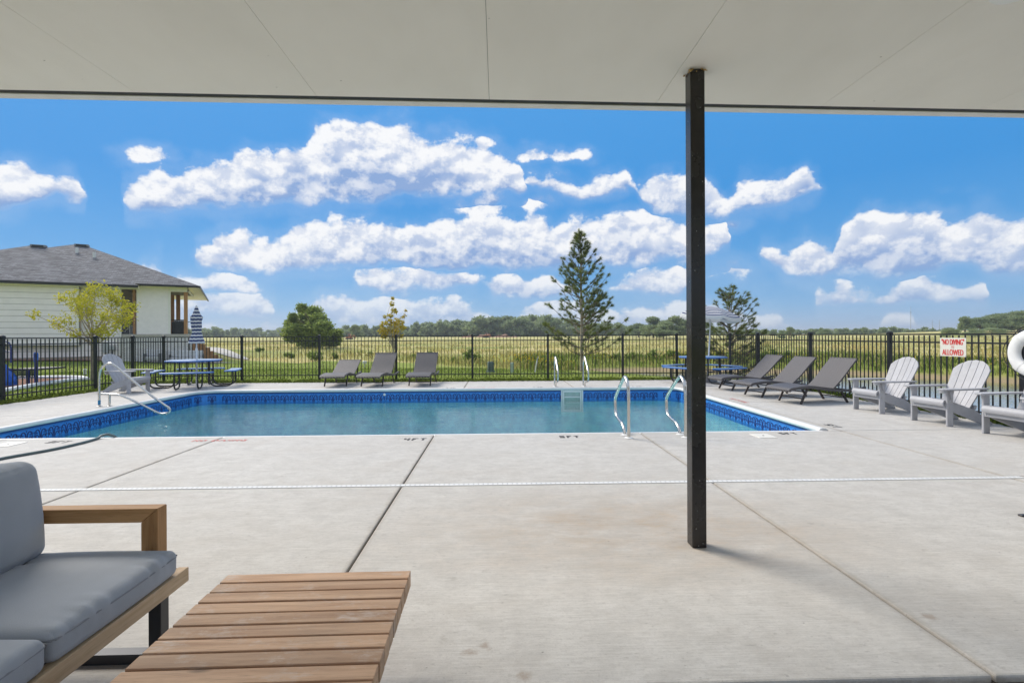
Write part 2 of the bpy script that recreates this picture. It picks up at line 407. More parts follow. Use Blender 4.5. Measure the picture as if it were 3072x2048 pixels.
def wood_mat(name, dark, light, axis=0, scuff=.0, seed=0., ringscale=1.):
    m, nt, b = new_mat(name)
    tc = nd(nt, 'ShaderNodeTexCoord'); oi = nd(nt, 'ShaderNodeObjectInfo')
    off = nd(nt, 'ShaderNodeCombineXYZ', {0: mth(nt, 'MULTIPLY', oi.outputs['Random'], 37.), 1: mth(nt, 'MULTIPLY', oi.outputs['Random'], 11.3), 2: seed}).outputs[0]
    st = [28., 28., 28.]; st[axis] = 1.6
    v = vmt(nt, 'ADD', vmt(nt, 'MULTIPLY', tc.outputs['Object'], tuple(x*ringscale for x in st)), off)
    n1 = nd(nt, 'ShaderNodeTexNoise', {'Vector': v, 'Scale': 1., 'Detail': 6., 'Roughness': .62, 'Distortion': .6})
    n2 = nd(nt, 'ShaderNodeTexNoise', {'Vector': vmt(nt, 'MULTIPLY', v, (6, 6, 6)), 'Scale': 1.4, 'Detail': 3.})
    c = mixc(nt, mapr(nt, n1.outputs[0], .3, .7), dark, light)
    c = mixc(nt, mapr(nt, n2.outputs[0], .58, .75, 0, .45), c, tuple(x*.45 for x in dark))
    tone = mapr(nt, oi.outputs['Random'], 0, 1, .84, 1.12)
    c = mixc(nt, 1., c, nd(nt, 'ShaderNodeCombineColor', {0: tone, 1: tone, 2: tone}).outputs[0], 'MULTIPLY')
    if scuff:
        pos = nd(nt, 'ShaderNodeNewGeometry').outputs['Position']
        s1 = nd(nt, 'ShaderNodeTexNoise', {'Vector': vmt(nt, 'MULTIPLY', pos, (5, 9, 5)), 'Scale': 1., 'Detail': 6., 'Roughness': .7})
        s2 = nd(nt, 'ShaderNodeTexNoise', {'Vector': vmt(nt, 'MULTIPLY', pos, (20, 130, 20)), 'Scale': 1., 'Detail': 3.})
        f = mth(nt, 'MULTIPLY', mapr(nt, s1.outputs[0], .54, .72, 0, 1), mapr(nt, s2.outputs[0], .35, .7, .2, 1))
        c = mixc(nt, mth(nt, 'MULTIPLY', f, scuff), c, (.66, .62, .57))
        g1 = nd(nt, 'ShaderNodeTexNoise', {'Vector': vmt(nt, 'MULTIPLY', pos, (2.5, 5, 5)), 'Scale': 1.2, 'Detail': 3.})
        c = mixc(nt, mapr(nt, g1.outputs[0], .5, .75, 0, .35), c, (.40, .31, .23))
    # knots
    vo = nd(nt, 'ShaderNodeTexVoronoi', {'Vector': vmt(nt, 'ADD', vmt(nt, 'MULTIPLY', tc.outputs['Object'], tuple(3.5 if i == axis else 11. for i in range(3))), off), 'Scale': .55})
    c = mixc(nt, mapr(nt, vo.outputs['Distance'], .04, .09, .7, 0), c, tuple(x*.3 for x in dark))
    nt.links.new(c, b.inputs['Base Color'])
    b.inputs['Roughness'].default_value = .62
    b.inputs['Specular IOR Level'].default_value = .3
    bp = nd(nt, 'ShaderNodeBump', {'Height': n1.outputs[0], 'Strength': .18, 'Distance': .004})
    nt.links.new(bp.outputs[0], b.inputs['Normal'])
    return m

def leaf_mat(name, a, bcol, trans=.35, rough=.6, scale=1.2, wi=.55):
    m, nt, b = new_mat(name)
    ge = nd(nt, 'ShaderNodeNewGeometry')
    n = nd(nt, 'ShaderNodeTexNoise', {'Vector': ge.outputs['Position'], 'Scale': scale, 'Detail': 3.})
    f = mth(nt, 'ADD', mth(nt, 'MULTIPLY', ge.outputs['Random Per Island'], wi), mth(nt, 'MULTIPLY', mapr(nt, n.outputs[0], .35, .65), 1-wi))
    c = mixc(nt, f, a, bcol)
    nt.links.new(c, b.inputs['Base Color'])
    b.inputs['Roughness'].default_value = rough; b.inputs['Specular IOR Level'].default_value = .25
    tr = nd(nt, 'ShaderNodeBsdfTranslucent', {'Color': c})
    mx = nd(nt, 'ShaderNodeMixShader', {0: trans, 1: b.outputs[0], 2: tr.outputs[0]})
    nt.links.new(mx.outputs[0], nt.nodes['Material Output'].inputs[0])
    return m

def water_mat(name, tint, rip, wscale=(1, 1, 1), rough=.015):
    m, nt, b = new_mat(name)
    nt.nodes.remove(b)
    p = nd(nt, 'ShaderNodeNewGeometry').outputs['Position']
    n1 = nd(nt, 'ShaderNodeTexNoise', {'Vector': vmt(nt, 'MULTIPLY', p, wscale), 'Scale': 2.6, 'Detail': 4., 'Roughness': .55, 'Distortion': .5})
    n2 = nd(nt, 'ShaderNodeTexNoise', {'Vector': vmt(nt, 'MULTIPLY', p, wscale), 'Scale': 8., 'Detail': 4., 'Roughness': .6, 'Distortion': .9})
    calm = nd(nt, 'ShaderNodeTexNoise', {'Vector': p, 'Scale': .28, 'Detail': 2.})
    h = mth(nt, 'ADD', mth(nt, 'MULTIPLY', n1.outputs[0], .05), mth(nt, 'MULTIPLY', n2.outputs[0], .030))
    bp = nd(nt, 'ShaderNodeBump', {'Height': h, 'Strength': mth(nt, 'MULTIPLY', mapr(nt, calm.outputs[0], .35, .65, .55, 1.), rip), 'Distance': 1.})
    fr = nd(nt, 'ShaderNodeFresnel', {'IOR': 1.333, 'Normal': bp.outputs[0]})
    gl = nd(nt, 'ShaderNodeBsdfGlossy', {'Color': (1, 1, 1, 1), 'Roughness': rough, 'Normal': bp.outputs[0]})
    tr = nd(nt, 'ShaderNodeBsdfTransparent', {'Color': (*tint, 1)})
    mx = nd(nt, 'ShaderNodeMixShader', {0: fr.outputs[0], 1: tr.outputs[0], 2: gl.outputs[0]})
    nt.links.new(mx.outputs[0], nt.nodes['Material Output'].inputs[0])
    return m

def wicker_mat():
    m, nt, b = new_mat('grey_brown_wicker')
    tc = nd(nt, 'ShaderNodeTexCoord')
    s = nd(nt, 'ShaderNodeSeparateXYZ', {0: tc.outputs['Object']})
    # basket weave: strands across, passing over and under round ribs
    a = mth(nt, 'MULTIPLY', s.outputs[0], 2*math.pi/.036)
    a = mth(nt, 'ADD', a, mth(nt, 'MULTIPLY', s.outputs[2], 2*math.pi/.036))
    c = mth(nt, 'MULTIPLY', s.outputs[1], 2*math.pi/.075)
    w = mth(nt, 'MULTIPLY', mth(nt, 'SINE', a), mth(nt, 'SINE', c))
    st = mth(nt, 'ABSOLUTE', mth(nt, 'SINE', a))
    cc = mixc(nt, mapr(nt, w, -.5, .5), (.045, .04, .042), (.155, .145, .15))
    cc = mixc(nt, mapr(nt, st, 0., .45, .75, 0), cc, (.03, .026, .026))
    nt.links.new(cc, b.inputs['Base Color'])
    b.inputs['Roughness'].default_value = .45
    bp = nd(nt, 'ShaderNodeBump', {'Height': mth(nt, 'ADD', w, st), 'Strength': .6, 'Distance': .004})
    nt.links.new(bp.outputs[0], b.inputs['Normal'])
    return m

def stripe_mat(name, expr_axis):
    """umbrella cloth, blue and white rings following distance along the cloth (stored in UV-less attribute t)."""
    m, nt, b = new_mat(name)
    at = nd(nt, 'ShaderNodeAttribute', attribute_name='t')
    s = mth(nt, 'FRACT', at.outputs['Fac'])
    c = mixc(nt, mapr(nt, s, .50, .53), (.78, .78, .78), (.022, .045, .17))
    nt.links.new(c, b.inputs['Base Color']); b.inputs['Roughness'].default_value = .8
    tr = nd(nt, 'ShaderNodeBsdfTranslucent', {'Color': c})
    mx = nd(nt, 'ShaderNodeMixShader', {0: .3, 1: b.outputs[0], 2: tr.outputs[0]})
    nt.links.new(mx.outputs[0], nt.nodes['Material Output'].inputs[0])
    return m

M = {}
M['concrete'] = concrete_mat()
M['joint'] = mat('joint_sand', (.085, .07, .055), .95, var=.5, scale=30)
M['white_pvc'] = mat('white_vinyl', (.80, .795, .77), .35, var=.05, scale=3)
M['black_al'] = mat('black_powder_coat', (.012, .013, .016), .35, var=.3, scale=20)
M['post_plain'] = mat('dark_bronze_paint', (.016, .013, .012), .22, var=.4, scale=4, bump=.03, bscale=200, spec=.75)
def ceiling_mat():
    m, nt, b = new_mat('soffit_paint')
    p = nd(nt, 'ShaderNodeNewGeometry').outputs['Position']
    n = nd(nt, 'ShaderNodeTexNoise', {'Vector': vmt(nt, 'MULTIPLY', p, (1, .5, 1)), 'Scale': 1.6, 'Detail': 6., 'Roughness': .65})
    c = mixc(nt, mapr(nt, n.outputs[0], .3, .7), (.80, .77, .70), (.87, .84, .77))
    n2 = nd(nt, 'ShaderNodeTexNoise', {'Vector': p, 'Scale': 160., 'Detail': 2.})
    c = mixc(nt, mapr(nt, n2.outputs[0], .5, .75, 0, .3), c, (.70, .67, .60))
    vo = nd(nt, 'ShaderNodeTexVoronoi', {'Vector': p, 'Scale': 5.5, 'Randomness': 1.})
    c = mixc(nt, mapr(nt, vo.outputs['Distance'], .022, .034, .8, 0), c, (.22, .19, .15))
    nt.links.new(c, b.inputs['Base Color']); b.inputs['Roughness'].default_value = .7
    return m
M['ceiling'] = ceiling_mat()
def post_mat():
    m, nt, b = new_mat('dark_bronze_post')
    p = nd(nt, 'ShaderNodeNewGeometry').outputs['Position']
    n = nd(nt, 'ShaderNodeTexNoise', {'Vector': p, 'Scale': 6., 'Detail': 5.})
    c = mixc(nt, n.outputs[0], (.008, .007, .007), (.03, .025, .022))
    vo = nd(nt, 'ShaderNodeTexVoronoi', {'Vector': vmt(nt, 'MULTIPLY', p, (1, 1, .7)), 'Scale': 26., 'Randomness': 1.})
    c = mixc(nt, mapr(nt, vo.outputs['Distance'], .05, .075, .7, 0), c, (.45, .44, .42))
    nt.links.new(c, b.inputs['Base Color'])
    nt.links.new(mapr(nt, n.outputs[0], .3, .7, .16, .34), b.inputs['Roughness']); b.inputs['Specular IOR Level'].default_value = .45
    return m
M['post'] = post_mat()
M['fascia'] = mat('fascia_paint', (.72, .71, .68), .6, var=.06)
M['roof_dark'] = mat('roof_edge_metal', (.015, .014, .013), .6, var=.3)
M['steel'] = mat('brushed_steel', (.62, .60, .56), .24, metal=1., var=.08, scale=30)
M['flange'] = mat('flange_plastic', (.82, .81, .78), .4, var=.04)
M['grey_poly'] = mat('grey_poly_lumber', (.43, .43, .45), .55, var=.07, scale=9, bump=.05, bscale=120, orand=.05)
M['grey_cup'] = mat('grey_poly_dark', (.36, .36, .375), .55, var=.08)
M['wicker'] = wicker_mat()
M['brown_metal'] = mat('brown_powder_coat', (.045, .034, .031), .4, var=.2)
M['table_wood'] = wood_mat('weathered_teak', (.40, .235, .135), (.64, .42, .265), 0, .8)
M['table_side'] = M['table_wood']
M['sofa_shaded_x'] = wood_mat('acacia_shaded_x', (.30, .15, .055), (.52, .30, .135), 0, .0, 3.)  # darker copy of the sofa wood, shade put into its colour
M['sofa_lit_y'] = wood_mat('acacia_lit_y', (.50, .34, .19), (.74, .56, .37), 1, .25, 5.)  # lighter copy of the same wood, light put into its colour
M['sofa_shaded_z'] = wood_mat('acacia_shaded_z', (.30, .15, .055), (.52, .30, .135), 2, .0, 8.)  # upright grain, with the shade in its colour as well
M['leg_black'] = mat('black_steel_leg', (.018, .018, .021), .4, var=.2)
M['cushion'] = mat('slate_cushion_cloth', (.345, .37, .41), .9, var=.07, scale=4, bump=.25, bscale=420, sheen=.15)
M['piping'] = mat('slate_piping', (.24, .25, .275), .9, var=.05)
M['liner'] = mat('blue_liner', (.035, .25, .72), .35, var=.12, scale=20)
M['liner_top'] = mat('navy_liner_strip', (.012, .05, .21), .35, var=.3, scale=60)
M['liner_scroll'] = mat('navy_scroll_print', (.008, .028, .17), .4, var=.1)
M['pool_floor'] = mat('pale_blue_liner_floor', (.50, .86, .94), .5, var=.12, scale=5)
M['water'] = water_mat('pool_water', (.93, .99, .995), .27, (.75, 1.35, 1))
M['pond'] = water_mat('pond_water', (.12, .14, .12), .32, (.5, 1.2, 1), .06)
M['mud'] = mat('pond_bed', (.10, .085, .06), .9, var=.2, scale=.6)
M['paint_black'] = mat('black_stencil_paint', (.055, .055, .06), .8, var=.5, scale=25)
M['paint_red'] = mat('red_stencil_paint', (.60, .17, .15), .8, var=.35, scale=25)
M['hose'] = mat('green_grey_hose', (.10, .14, .145), .5, var=.1)
M['table_blue'] = mat('blue_plastisol', (.035, .15, .46), .4, var=.1, scale=60, bump=.1, bscale=150)
M['table_top_pale'] = mat('blue_plastisol_top', (.16, .27, .45), .5, var=.25, scale=14)  # paler, more mottled blue for the upper faces
M['tube_black'] = mat('black_tube', (.018, .018, .02), .35, var=.2)
M['stripe'] = stripe_mat('striped_canvas', 0)
M['pole_white'] = mat('white_pole', (.74, .74, .74), .35, var=.04)
M['umbrella_base'] = mat('umbrella_base_grey', (.22, .21, .21), .6, var=.1)
M['sign'] = mat('aged_white_sign', (.72, .70, .62), .5, var=.06, scale=10)
M['sign_red'] = mat('sign_red', (.62, .03, .025), .5, var=.08)
M['ring'] = mat('white_ring_vinyl', (.80, .795, .78), .5, var=.05, scale=12)
M['rope'] = mat('dark_rope', (.03, .028, .03), .8, var=.2)
M['siding'] = mat('cream_siding', (.92, .85, .82), .7, var=.04, scale=2, orand=.025)
M['trim'] = mat('cream_trim', (.84, .81, .75), .6, var=.03)
M['stucco'] = mat('pale_stucco', (.90, .845, .83), .85, var=.05, scale=4, bump=.2, bscale=50)
M['cedar'] = wood_mat('cedar_post', (.30, .145, .06), (.47, .255, .12), 2, .0, 13.)
M['gutter'] = mat('black_gutter', (.012, .012, .014), .4, var=.2)
M['porch_dark'] = mat('porch_and_lap_shadow', (.22, .20, .18), .8, var=.1)
M['door_dark'] = mat('door_dark', (.02, .022, .026), .3, var=.2)
M['meter'] = mat('utility_grey', (.38, .39, .39), .5, var=.1)
M['mulch'] = mat('red_mulch', (.20, .085, .05), .95, var=.5, scale=25, bump=.6, bscale=40)
M['border'] = mat('white_play_border', (.74, .75, .77), .5, var=.06)
M['play_blue'] = mat('blue_rotomould', (.03, .14, .55), .35, var=.08)
M['play_navy'] = mat('navy_powder_coat', (.02, .035, .16), .35, var=.1)
M['play_black'] = mat('black_perforated', (.02, .02, .022), .5, var=.2)
M['bark'] = mat('grey_bark', (.20, .155, .115), .9, var=.35, scale=12, bump=.5, bscale=30, stretch=(1, 1, .25))
M['bark_pale'] = mat('pale_bark', (.40, .33, .25), .9, var=.3, scale=12)
M['leaf_yellow'] = leaf_mat('yellow_green_leaves', (.33, .36, .035), (.66, .58, .07), .5)
M['leaf_gold'] = leaf_mat('golden_maple_leaves', (.36, .32, .04), (.66, .50, .08), .55)
M['leaf_green'] = leaf_mat('mid_green_leaves', (.15, .225, .045), (.38, .46, .12), .5)
M['leaf_far'] = leaf_mat('far_green_leaves', (.17, .235, .105), (.38, .44, .22), .5, scale=.15)
M['leaf_bush'] = leaf_mat('bush_leaves', (.10, .17, .03), (.28, .35, .07), .45)
M['needle'] = leaf_mat('pine_needles', (.11, .15, .04), (.28, .32, .09), .4)
M['grass_blade'] = leaf_mat('lawn_blades', (.10, .165, .025), (.30, .37, .075), .45, scale=.8)
M['meadow_blade'] = leaf_mat('meadow_blades', (.20, .27, .055), (.78, .63, .28), .5, scale=.10, wi=.3)
M['flower'] = leaf_mat('yellow_flowers', (.55, .36, .02), (.70, .50, .04), .3)
M['silo'] = mat('silo_concrete', (.42, .41, .40), .8, var=.15, scale=.5)
M['orange'] = mat('machine_orange', (.62, .24, .12), .5, var=.15)
M['box_green'] = mat('utility_green', (.09, .13, .10), .5, var=.15)
M['pedestal'] = mat('pale_green_pedestal', (.38, .46, .38), .5, var=.1)
M['far_wall'] = mat('far_house_wall', (.50, .49, .47), .8, var=.08)
M['far_roof'] = mat('far_house_roof', (.27, .28, .30), .85, var=.12, scale=.8)
M['pvc'] = mat('pipe_white', (.72, .72, .70), .5, var=.05)
M['path'] = mat('path_concrete', (.50, .48, .45), .85, var=.08, scale=.7)
M['lamp_white'] = mat('lamp_trim', (.82, .82, .80), .4, var=.02)

def shingle_mat():
    m, nt, b = new_mat('grey_shingles')
    tc = nd(nt, 'ShaderNodeTexCoord')
    u = nd(nt, 'ShaderNodeAttribute', attribute_name='uvw')
    br = nd(nt, 'ShaderNodeTexBrick', {'Vector': u.outputs['Vector'], 'Color1': (.075, .078, .09, 1), 'Color2': (.26, .265, .285, 1), 'Mortar': (.045, .047, .055, 1), 'Scale': 1., 'Mortar Size': .012, 'Brick Width': .30, 'Row Height': .14, 'Bias': -.1})
    br.offset = .37
    n = nd(nt, 'ShaderNodeTexNoise', {'Vector': u.outputs['Vector'], 'Scale': 4., 'Detail': 5.})
    c = mixc(nt, mapr(nt, n.outputs[0], .35, .7, 0, .5), br.outputs[0], (.13, .132, .145))
    nt.links.new(c, b.inputs['Base Color']); b.inputs['Roughness'].default_value = .9
    bp = nd(nt, 'ShaderNodeBump', {'Height': br.outputs['Fac'], 'Strength': .5, 'Distance': -.02})
    nt.links.new(bp.outputs[0], b.inputs['Normal'])
    return m
M['shingle'] = shingle_mat()
def white_brick_mat():
    m, nt, b = new_mat('white_brick')
    tc = nd(nt, 'ShaderNodeTexCoord')
    s = nd(nt, 'ShaderNodeSeparateXYZ', {0: tc.outputs['Object']})
    v = nd(nt, 'ShaderNodeCombineXYZ', {0: mth(nt, 'ADD', s.outputs[0], s.outputs[1]), 1: s.outputs[2], 2: 0.})
    br = nd(nt, 'ShaderNodeTexBrick', {'Vector': v.outputs[0], 'Color1': (.66, .64, .60, 1), 'Color2': (.78, .76, .72, 1), 'Mortar': (.40, .385, .36, 1), 'Scale': 1., 'Mortar Size': .012, 'Brick Width': .24, 'Row Height': .085})
    nt.links.new(br.outputs[0], b.inputs['Base Color']); b.inputs['Roughness'].default_value = .85
    return m
M['white_brick'] = white_brick_mat()

# ------------------------------------------------------------------ terrain
POND = np.array([(3.9, 27), (5.2, 30), (10, 31), (15, 29.5), (20, 27), (24, 21.5), (28, 12), (31, 0), (31, -9), (9.3, -9), (9.3, 12), (9.0, 17), (7.0, 21.5), (4.8, 24.5)])
WATER_Z = -.9
def pond_sd(x, y):
    """signed distance to the pond outline (negative inside)"""
    P = np.stack([x, y], -1); d = np.full(x.shape, 1e9); ins = np.zeros(x.shape, bool)
    n = len(POND)
    for i in range(n):
        a, b = POND[i], POND[(i+1) % n]
        e = b - a; w = P - a
        t = np.clip((w @ e) / (e @ e), 0, 1)
        d = np.minimum(d, np.hypot(w[..., 0] - e[0]*t, w[..., 1] - e[1]*t))
        c = ((a[1] <= y) & (b[1] > y)) | ((b[1] <= y) & (a[1] > y))
        with np.errstate(divide='ignore', invalid='ignore'):
            xi = a[0] + (y - a[1]) / (b[1] - a[1]) * e[0]
        ins ^= c & (x < xi)
    return np.where(ins, -d, d)
def sstep(a, b, x):
    t = np.clip((x - a) / (b - a), 0, 1); return t*t*(3-2*t)
def ground_z(x, y):
    x = np.asarray(x, float); y = np.asarray(y, float)
    z = -.05 - .20 * sstep(16.5, 28, y) - .05 * sstep(11, 14, -x)
    z = z + np.clip(y - 34, 0, 190) * .0062
    # rise under the neighbouring house, falling to its right
    hx, hy = (x + 31), (y - 31)
    z = z + .38 * sstep(-19, -33, x) * sstep(18, 30, y) * (1 - sstep(60, 90, y)) - .22 * sstep(-27, -21, x) * sstep(30, 36, y) * (1 - sstep(40, 55, y)) * (x < -12)
    # right-hand knoll
    z = z + 2.2 * np.exp(-(((x - 165) / 48) ** 2 + ((y - 140) / 45) ** 2))
    z = z + .05 * np.sin(x * .31 + 1.2) * np.sin(y * .23) * sstep(18, 40, y)
    s = pond_sd(x, y)
    z = np.where(s < 3.2, z * sstep(0, 3.2, s) + (WATER_Z + .02 + .05 * np.clip(s, 0, 3)) * (1 - sstep(0, 3.2, s)), z)
    z = np.where(s < 0, WATER_Z + .02 + np.clip(s, -3, 0) * .35, z)
    # pit under the pool
    inside = (x > -9.0) & (x < 6.1) & (y > 5.6) & (y < 14.2)
    z = np.where(inside, -3.0, z)
    under = (x > -10.0) & (x < 7.2) & (y > -8) & (y < 14.8) & ~inside
    z = np.where(under, -.2, z)
    return z
LB = np.array([(-60, 47), (-27, 44), (-14, 35), (-6.2, 31), (-1.5, 25), (1.0, 22), (2.6, 20.5), (4.5, 22.5), (40, 22)])
def meadow_mask(x, y):
    b = np.interp(x, LB[:, 0], LB[:, 1])
    return sstep(-.6, .9, y - b)
def build_ground():
    xs = np.unique(np.concatenate([np.linspace(-3000, -160, 16), np.linspace(-160, -40, 40), np.linspace(-40, 36, 191), np.linspace(36, 200, 60), np.linspace(200, 3000, 16), [-10.0, -9.99, -9.0, -9.01, 6.1, 6.11, 7.2, 7.21]]))
    ys = np.unique(np.concatenate([np.linspace(-400, -10, 8), np.linspace(-10, 48, 146), np.linspace(48, 260, 90), np.linspace(260, 4000, 22), [5.6, 5.59, 14.2, 14.21, 14.8, 14.81]]))
    X, Y = np.meshgrid(xs, ys)
    Z = ground_z(X, Y)
    nx, ny = len(xs), len(ys)
    me = bpy.data.meshes.new('ground')
    idx = np.arange(nx*ny).reshape(ny, nx)
    q = np.stack([idx[:-1, :-1], idx[:-1, 1:], idx[1:, 1:], idx[1:, :-1]], -1).reshape(-1, 4)
    me.vertices.add(nx*ny); me.vertices.foreach_set('co', np.stack([X, Y, Z], -1).astype(np.float32).ravel())
    me.loops.add(q.size); me.loops.foreach_set('vertex_index', q.astype(np.int32).ravel())
    me.polygons.add(len(q)); me.polygons.foreach_set('loop_start', np.arange(0, q.size, 4, dtype=np.int32))
    me.update(calc_edges=True)
    me.polygons.foreach_set('use_smooth', [True]*len(q))
    for nm, val in (('meadow', meadow_mask(X, Y)), ('bank', 1 - sstep(4, 13, pond_sd(X, Y))), ('shore', 1 - sstep(.35, .9, np.abs(pond_sd(X, Y) - .25)))):
        a = me.attributes.new(nm, 'FLOAT', 'POINT'); a.data.foreach_set('value', val.astype(np.float32).ravel())
    m, nt, b = new_mat('lawn_and_meadow')
    p = nd(nt, 'ShaderNodeNewGeometry').outputs['Position']
    def noise(mul, s, d=5., r=.6): return nd(nt, 'ShaderNodeTexNoise', {'Vector': vmt(nt, 'MULTIPLY', p, mul), 'Scale': s, 'Detail': d, 'Roughness': r}).outputs[0]
    lawn = mixc(nt, mapr(nt, noise((1, 1, 1), 1.1, 6, .7), .3, .7), (.17, .235, .035), (.32, .39, .09))
    lawn = mixc(nt, mapr(nt, noise((1, 1, 1), 14, 4, .7), .35, .7, 0, .5), lawn, (.27, .27, .08))
    mead = mixc(nt, mapr(nt, noise((.35, .9, 1), .16, 6, .65), .40, .60), (.24, .29, .07), (.64, .53, .24))
    mead = mixc(nt, mapr(nt, noise((.5, 1.6, 1), 1.2, 5, .7), .45, .7, 0, .6), mead, (.60, .53, .30))
    mead = mixc(nt, mapr(nt, noise((.12, .7, 1), .35, 4, .6), .55, .68, 0, .6), mead, (.22, .255, .075))
    am = nd(nt, 'ShaderNodeAttribute', attribute_name='meadow').outputs['Fac']
    c = mixc(nt, am, lawn, mead)
    bank = mixc(nt, mapr(nt, noise((1, 1, 1), 1.4, 6, .7), .35, .65), (.16, .22, .035), (.36, .38, .10))
    c = mixc(nt, mth(nt, 'MULTIPLY', nd(nt, 'ShaderNodeAttribute', attribute_name='bank').outputs['Fac'], am), c, bank)
    c = mixc(nt, mth(nt, 'MULTIPLY', nd(nt, 'ShaderNodeAttribute', attribute_name='shore').outputs['Fac'], .9), c, mixc(nt, noise((1, 1, 1), 6), (.30, .215, .13), (.44, .34, .22)))
    nt.links.new(c, b.inputs['Base Color']); b.inputs['Roughness'].default_value = .95; b.inputs['Specular IOR Level'].default_value = .1
    bp = nd(nt, 'ShaderNodeBump', {'Height': noise((1, 1, 1), 22, 5, .7), 'Strength': .7, 'Distance': .06})
    nt.links.new(bp.outputs[0], b.inputs['Normal'])
    me.materials.append(m)
    o = bpy.data.objects.new('ground', me); link(o)
    tag(o, 'mown lawn and golden meadow spreading out to the horizon', 'ground', kind='structure')
build_ground()

w = MB(); w.add([(x, y, WATER_Z) for x, y in POND], [tuple(range(len(POND)))])
tag(w.build('pond', M['pond']), 'calm grey-blue pond beyond the black fence', 'pond', kind='structure')

# ------------------------------------------------------------------ pool deck
PX0, PX1, PY0, PY1 = -7.55, 4.68, 7.02, 12.86          # liner faces
DX0, DX1, DY1 = -10.25, 7.62, 15.0                       # deck edges
CW = .075                                               # coping outside the liner
deck = tag(bpy.data.objects.new('pool_deck', None), 'pale broom-finished concrete deck cut into slabs round the pool', 'deck', kind='structure')
link(deck)
def slab(x0, x1, y0, y1, g=.007, poly=None):
    mb = MB()
    mb.box(x0+g, x1-g, y0+g, y1-g, -.12, 0)
    o = mb.build('slab', M['concrete'], deck, bevel=.010, seg=2)
    return o
xo0, xo1, yo0, yo1 = PX0-CW, PX1+CW, PY0-CW, PY1+CW
XJ = [DX0, -6.67, -3.78, -.89, 2.0, 4.89, DX1+2.5]
DR0, DR1 = 4.573, 4.635
for a, b_ in zip(XJ[:-1], XJ[1:]):
    slab(a, b_, 1.935, DR0 - .0)
    slab(a, b_, DR1, yo0 if b_ < 5 else yo0)
    slab(a, b_, -5, 1.905)
# far side
XF = [DX0, xo0, -4.0, -.9, 2.0, xo1, DX1]
for a, b_ in zip(XF[:-1], XF[1:]):
    slab(a, b_, yo1, DY1)
for a, b_ in zip([yo0, 9.0, 11.0], [9.0, 11.0, yo1]):
    slab(DX0, xo0, a, b_)
for a, b_ in zip([yo0, 9.95], [9.95, yo1]):
    slab(xo1, DX1, a, b_)
sb = MB()
for (x0, x1, y0, y1) in ((DX0+.02, DX1-.02, -5, yo0-.02), (DX0+.02, DX1-.02, yo1+.02, DY1-.02), (DX0+.02, xo0-.02, yo0-.05, yo1+.05), (xo1+.02, DX1-.02, yo0-.05, yo1+.05)):
    sb.box(x0, x1, y0, y1, -.18, -.03)
sb.build('sub_base', M['joint'], deck)
# white slotted drain set between the slabs
MB().box(5.028, DX1+2.49, DR0+.004, DR1-.004, -.12, -.0005).build('slab', M['concrete'], deck)
MB().box(-10.2, 5.02, DR0+.003, DR1-.003, -.10, .0025).build('drain_strip', M['white_pvc'], deck)
gr = MB(); x = -10.18
while x < 5.0:
    gr.quad((x, DR0+.016, .0037), (x+.008, DR0+.016, .0037), (x+.008, DR1-.016, .0037), (x, DR1-.016, .0037)); x += .045
g_ = gr.build('drain_slots', M['meter'], deck); g_['kind'] = 'stuff'

# painted depth markings
def text_mesh(txt, size, m, parent, loc, rot=(0, 0, 0), sx=1., name='painted_marking', extr=0.):
    cu = bpy.data.curves.new('txt', 'FONT'); cu.body = txt; cu.size = size; cu.align_x = 'CENTER'; cu.align_y = 'CENTER'; cu.extrude = extr
    to = bpy.data.objects.new('txt', cu); link(to)
    dg = bpy.context.evaluated_depsgraph_get()
    me = bpy.data.meshes.new_from_object(to.evaluated_get(dg)); bpy.data.objects.remove(to)
    me.materials.clear(); me.materials.append(m)
    return obj_from_mesh(name, me, parent, loc, rot, (sx, 1, 1))
FONT = {'N': ['#..#','##.#','#.##','#..#','#..#'], 'O': ['.##.','#..#','#..#','#..#','.##.'], 'D': ['###.','#..#','#..#','#..#','###.'], 'I': ['#','#','#','#','#'], 'V': ['#..#','#..#','#..#','.##.','.##.'],
        'G': ['.###','#...','#.##','#..#','.###'], 'F': ['###','#..','##.','#..','#..'], 'T': ['###','.#.','.#.','.#.','.#.'], '3': ['###','..#','###','..#','###'], '4': ['#.#','#.#','###','..#','..#'], '5': ['###','#..','###','..#','###'], ' ': ['..','..','..','..','..'], '½': ['#..','#.#','.#.','#.#','..#']}
def stencil(txt, width, height, m, loc, rz=0.):
    mb = MB(); cols = []
    for ch in txt: cols.append(len(FONT[ch][0]))
    tot = sum(cols) + len(txt) - 1; cw = width / tot; rh = height / 5; x = -width/2
    for ch in txt:
        for r, row in enumerate(FONT[ch]):
            c0 = 0
            while c0 < len(row):
                if row[c0] == '#':
                    c1 = c0
                    while c1 < len(row) and row[c1] == '#': c1 += 1
                    y = height/2 - r*rh; j = .0
                    gp = .0035
                    if len(row) > 1 and c1 - c0 == 1: gp = .0
                    mb.quad((x+c0*cw+gp, y-rh-.0006, 0), (x+c1*cw-gp, y-rh-.0006, 0), (x+c1*cw-gp, y, 0), (x+c0*cw+gp, y, 0)); c0 = c1
                else: c0 += 1
        x += (len(FONT[ch][0]) + 1) * cw
    o = mb.build('painted_marking', m, deck); o.location = (loc[0], loc[1], .003); o.rotation_euler = (0, 0, rz)
    return o
stencil('5FT', .27, .13, M['paint_black'], (.965, 6.70))
stencil('4FT', .30, .13, M['paint_black'], (-1.11, 6.64))
stencil('3FT', .27, .13, M['paint_black'], (-5.80, 6.70))
stencil('5FT', .24, .12, M['paint_black'], (4.03, 6.77))
stencil('NO DIVING', .70, .10, M['paint_red'], (-3.70, 6.69))
stencil('5FT', .26, .13, M['paint_black'], (5.03, 7.30), -math.pi/2)
